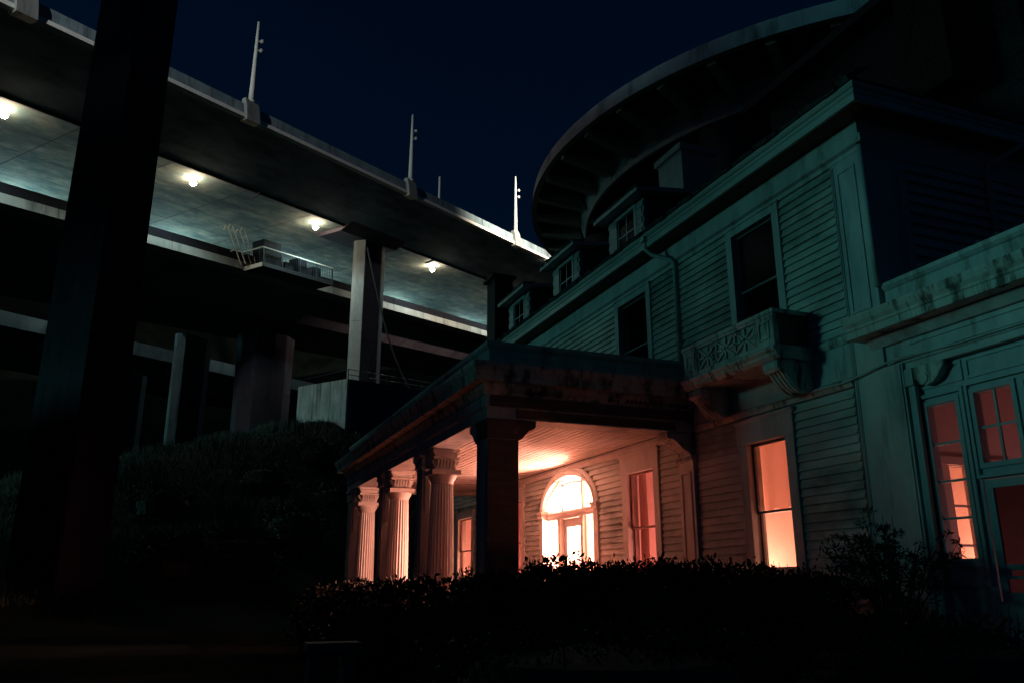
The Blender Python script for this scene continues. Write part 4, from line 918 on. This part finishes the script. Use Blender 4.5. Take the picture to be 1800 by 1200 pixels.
ring_panel(9.0, 9.8, 3.02, 3.34, XG + .018, m='sashpale', par=sw); ring_panel(7.9, 8.94, 3.02, 3.34, XG + .018, m='sashpale', par=sw)
# sun room interior: back wall with tall openings into a bright room
IOP = [(11.36, 11.60, -.2, 1.92), (11.78, 12.14, -.2, 1.92)]
def xcells(ops, x0, x1, z0, z1, ya, yb, nm, m, par=None):
    q = cells(MB(), x0, x1, z0, z1, ops, ya, yb); q.v = [(y_, x_, z_) for x_, y_, z_ in q.v]; return q.build(nm, m, par or house)
xcells([], X0 + .262, 15.6, ZF, 3.36, 2.0, 2.1, 'room_wall', 'plaster'); xcells(IOP, X0 + .262, 15.6, ZF, 3.36, 10.24, 10.31, 'room_wall', 'plaster')
hb((15.6, 2.0, ZF), (15.7, 10.24, 3.36), 'room_wall', 'plaster'); hb((X0 + .262, 2.0, 3.361), (15.6, 10.31, 3.375), 'room_ceiling', 'plaster'); hb((X0 + .262, 2.0, ZF - .1), (15.6, 10.31, ZF - .001), 'room_floor', 'sashred')
for z in (1.25, .62): hb((11.3, 10.26, z), (12.2, 10.30, z + .04), 'inner_glazing_bar', 'plaster')
hb((X0 + .30, 10.16, 1.93), (13.2, 10.239, 2.06), 'inner_window_head', 'plaster')
light('sunroom_lamp', (13.2, 8.6, 0.2), 30, (1.0, 0.42, 0.44), .2)
xcells([(11.34, 12.75, -.2, 1.94)], X0 + .262, 20.4, -1.8, 3.399, YN + .03, YN + .2, 'side_wall', 'shadewood')
# cable along the front
cbl = MB(); cbl.tube([(X0 - .13, 13.6, 3.50), (X0 - .14, 12.2, 3.46), (X0 - .12, 11.2, 3.44), (X0 - .12, 10.6, 3.52), (X0 - .10, 10.1, 3.58), (X0 - .08, 8.8, 3.53), (X0 - .08, 7, 3.54), (X0 - .08, 5, 3.53)], .018, 6)
tag(cbl.build('wall_cable', 'trim'), 'thin cable clipped along the front wall below the balcony and sun room cornice', 'cable')
# small wall fixture above the porch roof
wf = thing('wall_lantern', 'small unlit lantern with a bent conduit on the upper wall above the porch', 'lantern', (X0 - .1, 21.5, 5.9))
MB().tube([(X0 - .08, 21.6, 5.2), (X0 - .08, 21.6, 6.1), (X0 - .12, 21.4, 6.25), (X0 - .12, 21.35, 6.55)], .03, 6).build('conduit', 'steel', wf); MB().lathe([(.03, .3), (.11, .22), (.09, .0), (.04, -.05)], (X0 - .14, 21.35, 6.1), 10).build('shade', 'steel', wf)

# ------------------------------------------------------------------ planting
import numpy as np
rng = np.random.default_rng(3)
def leaves(center, rad, n, size, shell=.75, seedoff=0, up=.3, aspect=.45):
    """leaf-sized faces spread through a lumpy ellipsoid"""
    d = rng.normal(size=(n, 3)); d /= np.linalg.norm(d, axis=1)[:, None]; d[:, 2] = np.abs(d[:, 2]) * np.where(rng.random(n) < .2, -1, 1)
    lump = 1 + .16 * np.sin(d[:, 0] * 7 + seedoff) * np.cos(d[:, 1] * 6 + seedoff * 2) + .10 * np.sin(d[:, 2] * 11 + d[:, 0] * 9 + seedoff)
    rr_ = (shell + (1 - shell) * rng.random(n) ** .6) * lump
    p = np.array(center) + d * rr_[:, None] * np.array(rad)
    a = rng.normal(size=(n, 3)) + d * .8 + np.array([0, 0, up]); a /= np.linalg.norm(a, axis=1)[:, None]
    b = np.cross(a, rng.normal(size=(n, 3))); b /= np.linalg.norm(b, axis=1)[:, None]
    s = size * (.45 + 1.1 * rng.random(n) ** 1.5)[:, None]
    v = np.stack([p, p + a * s * .5 + b * s * aspect * .5, p + a * s, p + a * s * .5 - b * s * aspect * .5], 1).reshape(-1, 3)
    return v
def leafmesh(vs_, nm, m, parent):
    v = np.concatenate(vs_); v[:, 2] += EYE; n = len(v) // 4
    me = bpy.data.meshes.new(nm); me.from_pydata(v.tolist(), [], np.arange(n * 4).reshape(n, 4).tolist()); me.materials.append(M[m])
    return link(nm, me, parent)
def shrub(lab, cx, cy2, zt, rx, ry, n, size, cat='hedge', name='hedge_bush', m='leaf', grp=None, zb=None, twigs=14):
    zb = ground_z(cx, cy2) if zb is None else zb
    h = zt - zb; o = thing(name, lab, cat, (cx, cy2, zb), grp); vs_ = []
    vs_.append(leaves((cx, cy2, zb + h * .42), (rx, ry, h * .55), n, size, .70, rng.random() * 6))
    for k in range(9):
        a = rng.random() * 6.28; q = rng.random() ** .5 * .75
        vs_.append(leaves((cx + math.cos(a) * rx * q, cy2 + math.sin(a) * ry * q, zt - h * .16 - rng.random() * h * .1), (rx * .34, ry * .34, h * .2), n // 12, size, .4, rng.random() * 6))
    leafmesh(vs_, 'foliage', m, o)
    MB().lathe([(.05, zb), (rx * .72, zb + h * .08), (rx * .8, zb + h * .4), (rx * .6, zb + h * .72), (.05, zb + h * .86)], (cx, cy2, 0), 14).build('inner_mass', 'bark', o)
    tw = MB()
    for k in range(twigs):
        a = rng.random() * 6.28; q = rng.random() ** .5 * .8; x, y = cx + math.cos(a) * rx * q, cy2 + math.sin(a) * ry * q
        tw.tube([(x, y, zb + h * .5), (x + rng.normal() * .06, y + rng.normal() * .06, zt + rng.random() * .16)], [.012, .004], 4)
    tw.build('twigs', 'bark', o, kind='stuff')
    return o
HG = 'clipped hedge bushes in front of the porch'
shrub('dark hedge bush with glinting leaves in front of the leftmost porch column', 4.1, 21.4, .02, 1.5, 1.7, 4200, .10, grp=HG)
shrub('low dark hedge bush in front of the bright middle porch column', 4.0, 17.2, .10, 1.3, 1.6, 4200, .10, grp=HG)
shrub('dark hedge bush at the foot of the porch corner pier', 5.0, 14.6, .22, 1.2, 1.4, 4200, .09, grp=HG)
shrub('tallest dark hedge bush hiding the bottom of the arched door', 6.2, 13.4, .42, 1.1, 1.3, 4600, .09, grp=HG)
shrub('dark hedge bush below the porch window near the door', 7.1, 12.2, .38, 1.1, 1.2, 4600, .085, grp=HG)
shrub('dark hedge bush at the right end of the porch below the wall pilaster', 8.3, 12.0, .36, 1.1, 1.1, 4600, .085, grp=HG)
shrub('dark bush with fine twigs under the brightest window', 9.3, 11.4, .26, 1.0, 1.0, 4200, .08, grp=HG)
shrub('broad low black hedge in the foreground right of center', 4.4, 8.6, -.42, 2.2, 1.3, 5200, .07, grp=HG)
shrub('broad low black hedge in the foreground in front of the sun room', 7.6, 7.2, -.30, 1.8, 1.2, 5200, .07, grp=HG)
# open twiggy shrub in front of the corner
tw = thing('twiggy_shrub', 'open twiggy shrub with fine leaves standing against the house corner pilaster', 'shrub', (9.75, 9.7, -1.6))
br_ = MB(); lv = []
for k in range(26):
    a = rng.random() * 6.28; sp_r = rng.random() ** .7 * .95; b0 = Vector((9.75 + .12 * math.cos(a), 9.7 + .12 * math.sin(a), -1.6)); top = Vector((9.75 + sp_r * math.cos(a), 9.7 + sp_r * math.sin(a), .55 + rng.random() * .75 - sp_r * .45))
    mid = b0.lerp(top, .55) + Vector((-.25 * sp_r * math.cos(a), -.25 * sp_r * math.sin(a), .12)); br_.tube([b0, mid, top], [.02, .012, .004], 5)
    for j in range(9):
        s = .4 + .6 * rng.random(); q = (mid.lerp(top, (s - .4) / .6))
        dr = Vector((math.cos(a + rng.normal() * .9), math.sin(a + rng.normal() * .9), .15 + rng.normal() * .25)) * (.18 + .12 * rng.random()); br_.tube([q, q + dr], [.006, .002], 4)
        for i in range(7):
            c = q + dr * (i / 6); lv.append(leaves(tuple(c), (.05, .05, .03), 3, .075, .2, 0, -.1, .3))
br_.build('branches', 'bark', tw); leafmesh(lv, 'foliage', 'leaf2', tw)

# hillside: bushes and grass
hs = [('rounded bush on the hillside below the lit concrete block', 470, 800, 50, 2.6), ('rounded dark bush on the bare slope right of the black pier', 290, 850, 48, 2.0), ('dark bush just left of the porch cornice end', 590, 850, 47, 2.6), ('wide dark bush at the foot of the slope near the hedge', 420, 985, 36, 2.6), ('dark bush in the dip below the concrete block', 560, 800, 53, 2.0), ('low bush at the slope foot right of the black pier', 300, 1000, 37, 2.0), ('dark bush at the slope foot left of the porch', 520, 930, 40, 2.4)]
for lab, px, py, N, r_ in hs:
    p = onN(px, py, N); z = ground_z(p.x, p.y)
    shrub(lab, p.x, p.y, z + r_ * 1.0, r_, r_ * .9, 2400, .20, 'bush', 'bush', 'leaf', 'bushes on the hillside', z - .3, 8)
nG = 95000
tt_ = rng.uniform(18, 92, nG); nn_ = 37 + 55 * rng.random(nG) ** 1.2
gx = Bh.x * tt_ + Nv.x * nn_; gy = Bh.y * tt_ + Nv.y * nn_
gz = np.array([ground_z(a, b) for a, b in zip(gx, gy)])
h = rng.uniform(.12, .5, nG) * (1 + 1.3 * (np.sin(gx * .55) * np.cos(gy * .43) > .45)); wv = rng.uniform(.03, .07, nG); an = rng.uniform(0, 6.28, nG); lean = rng.normal(size=(nG, 2)) * .2
p0 = np.stack([gx - np.cos(an) * wv, gy - np.sin(an) * wv, gz - .05], 1); p1 = np.stack([gx + np.cos(an) * wv, gy + np.sin(an) * wv, gz - .05], 1); p2 = np.stack([gx + lean[:, 0], gy + lean[:, 1], gz + h], 1)
v = np.stack([p0, p1, p2], 1).reshape(-1, 3); v[:, 2] += EYE
me = bpy.data.meshes.new('hillside_grass'); me.from_pydata(v.tolist(), [], np.arange(nG * 3).reshape(nG, 3).tolist()); me.materials.append(M['grass'])
tag(link('hillside_grass', me), 'rough dim grass covering the hillside below the bridge', 'grass', kind='stuff')

# low stone bench in the dark foreground
bn = thing('stone_bench', 'low stone bench barely visible in the dark bottom foreground', 'bench', (2.35, 13.4, -1.6))
MB().box((1.95, 13.1, -.92), (2.75, 13.6, -.80)).build('seat', 'bench', bn)
for x in (2.0, 2.5): MB().box((x, 13.15, -1.62), (x + .18, 13.55, -.921)).build('leg', 'bench', bn)
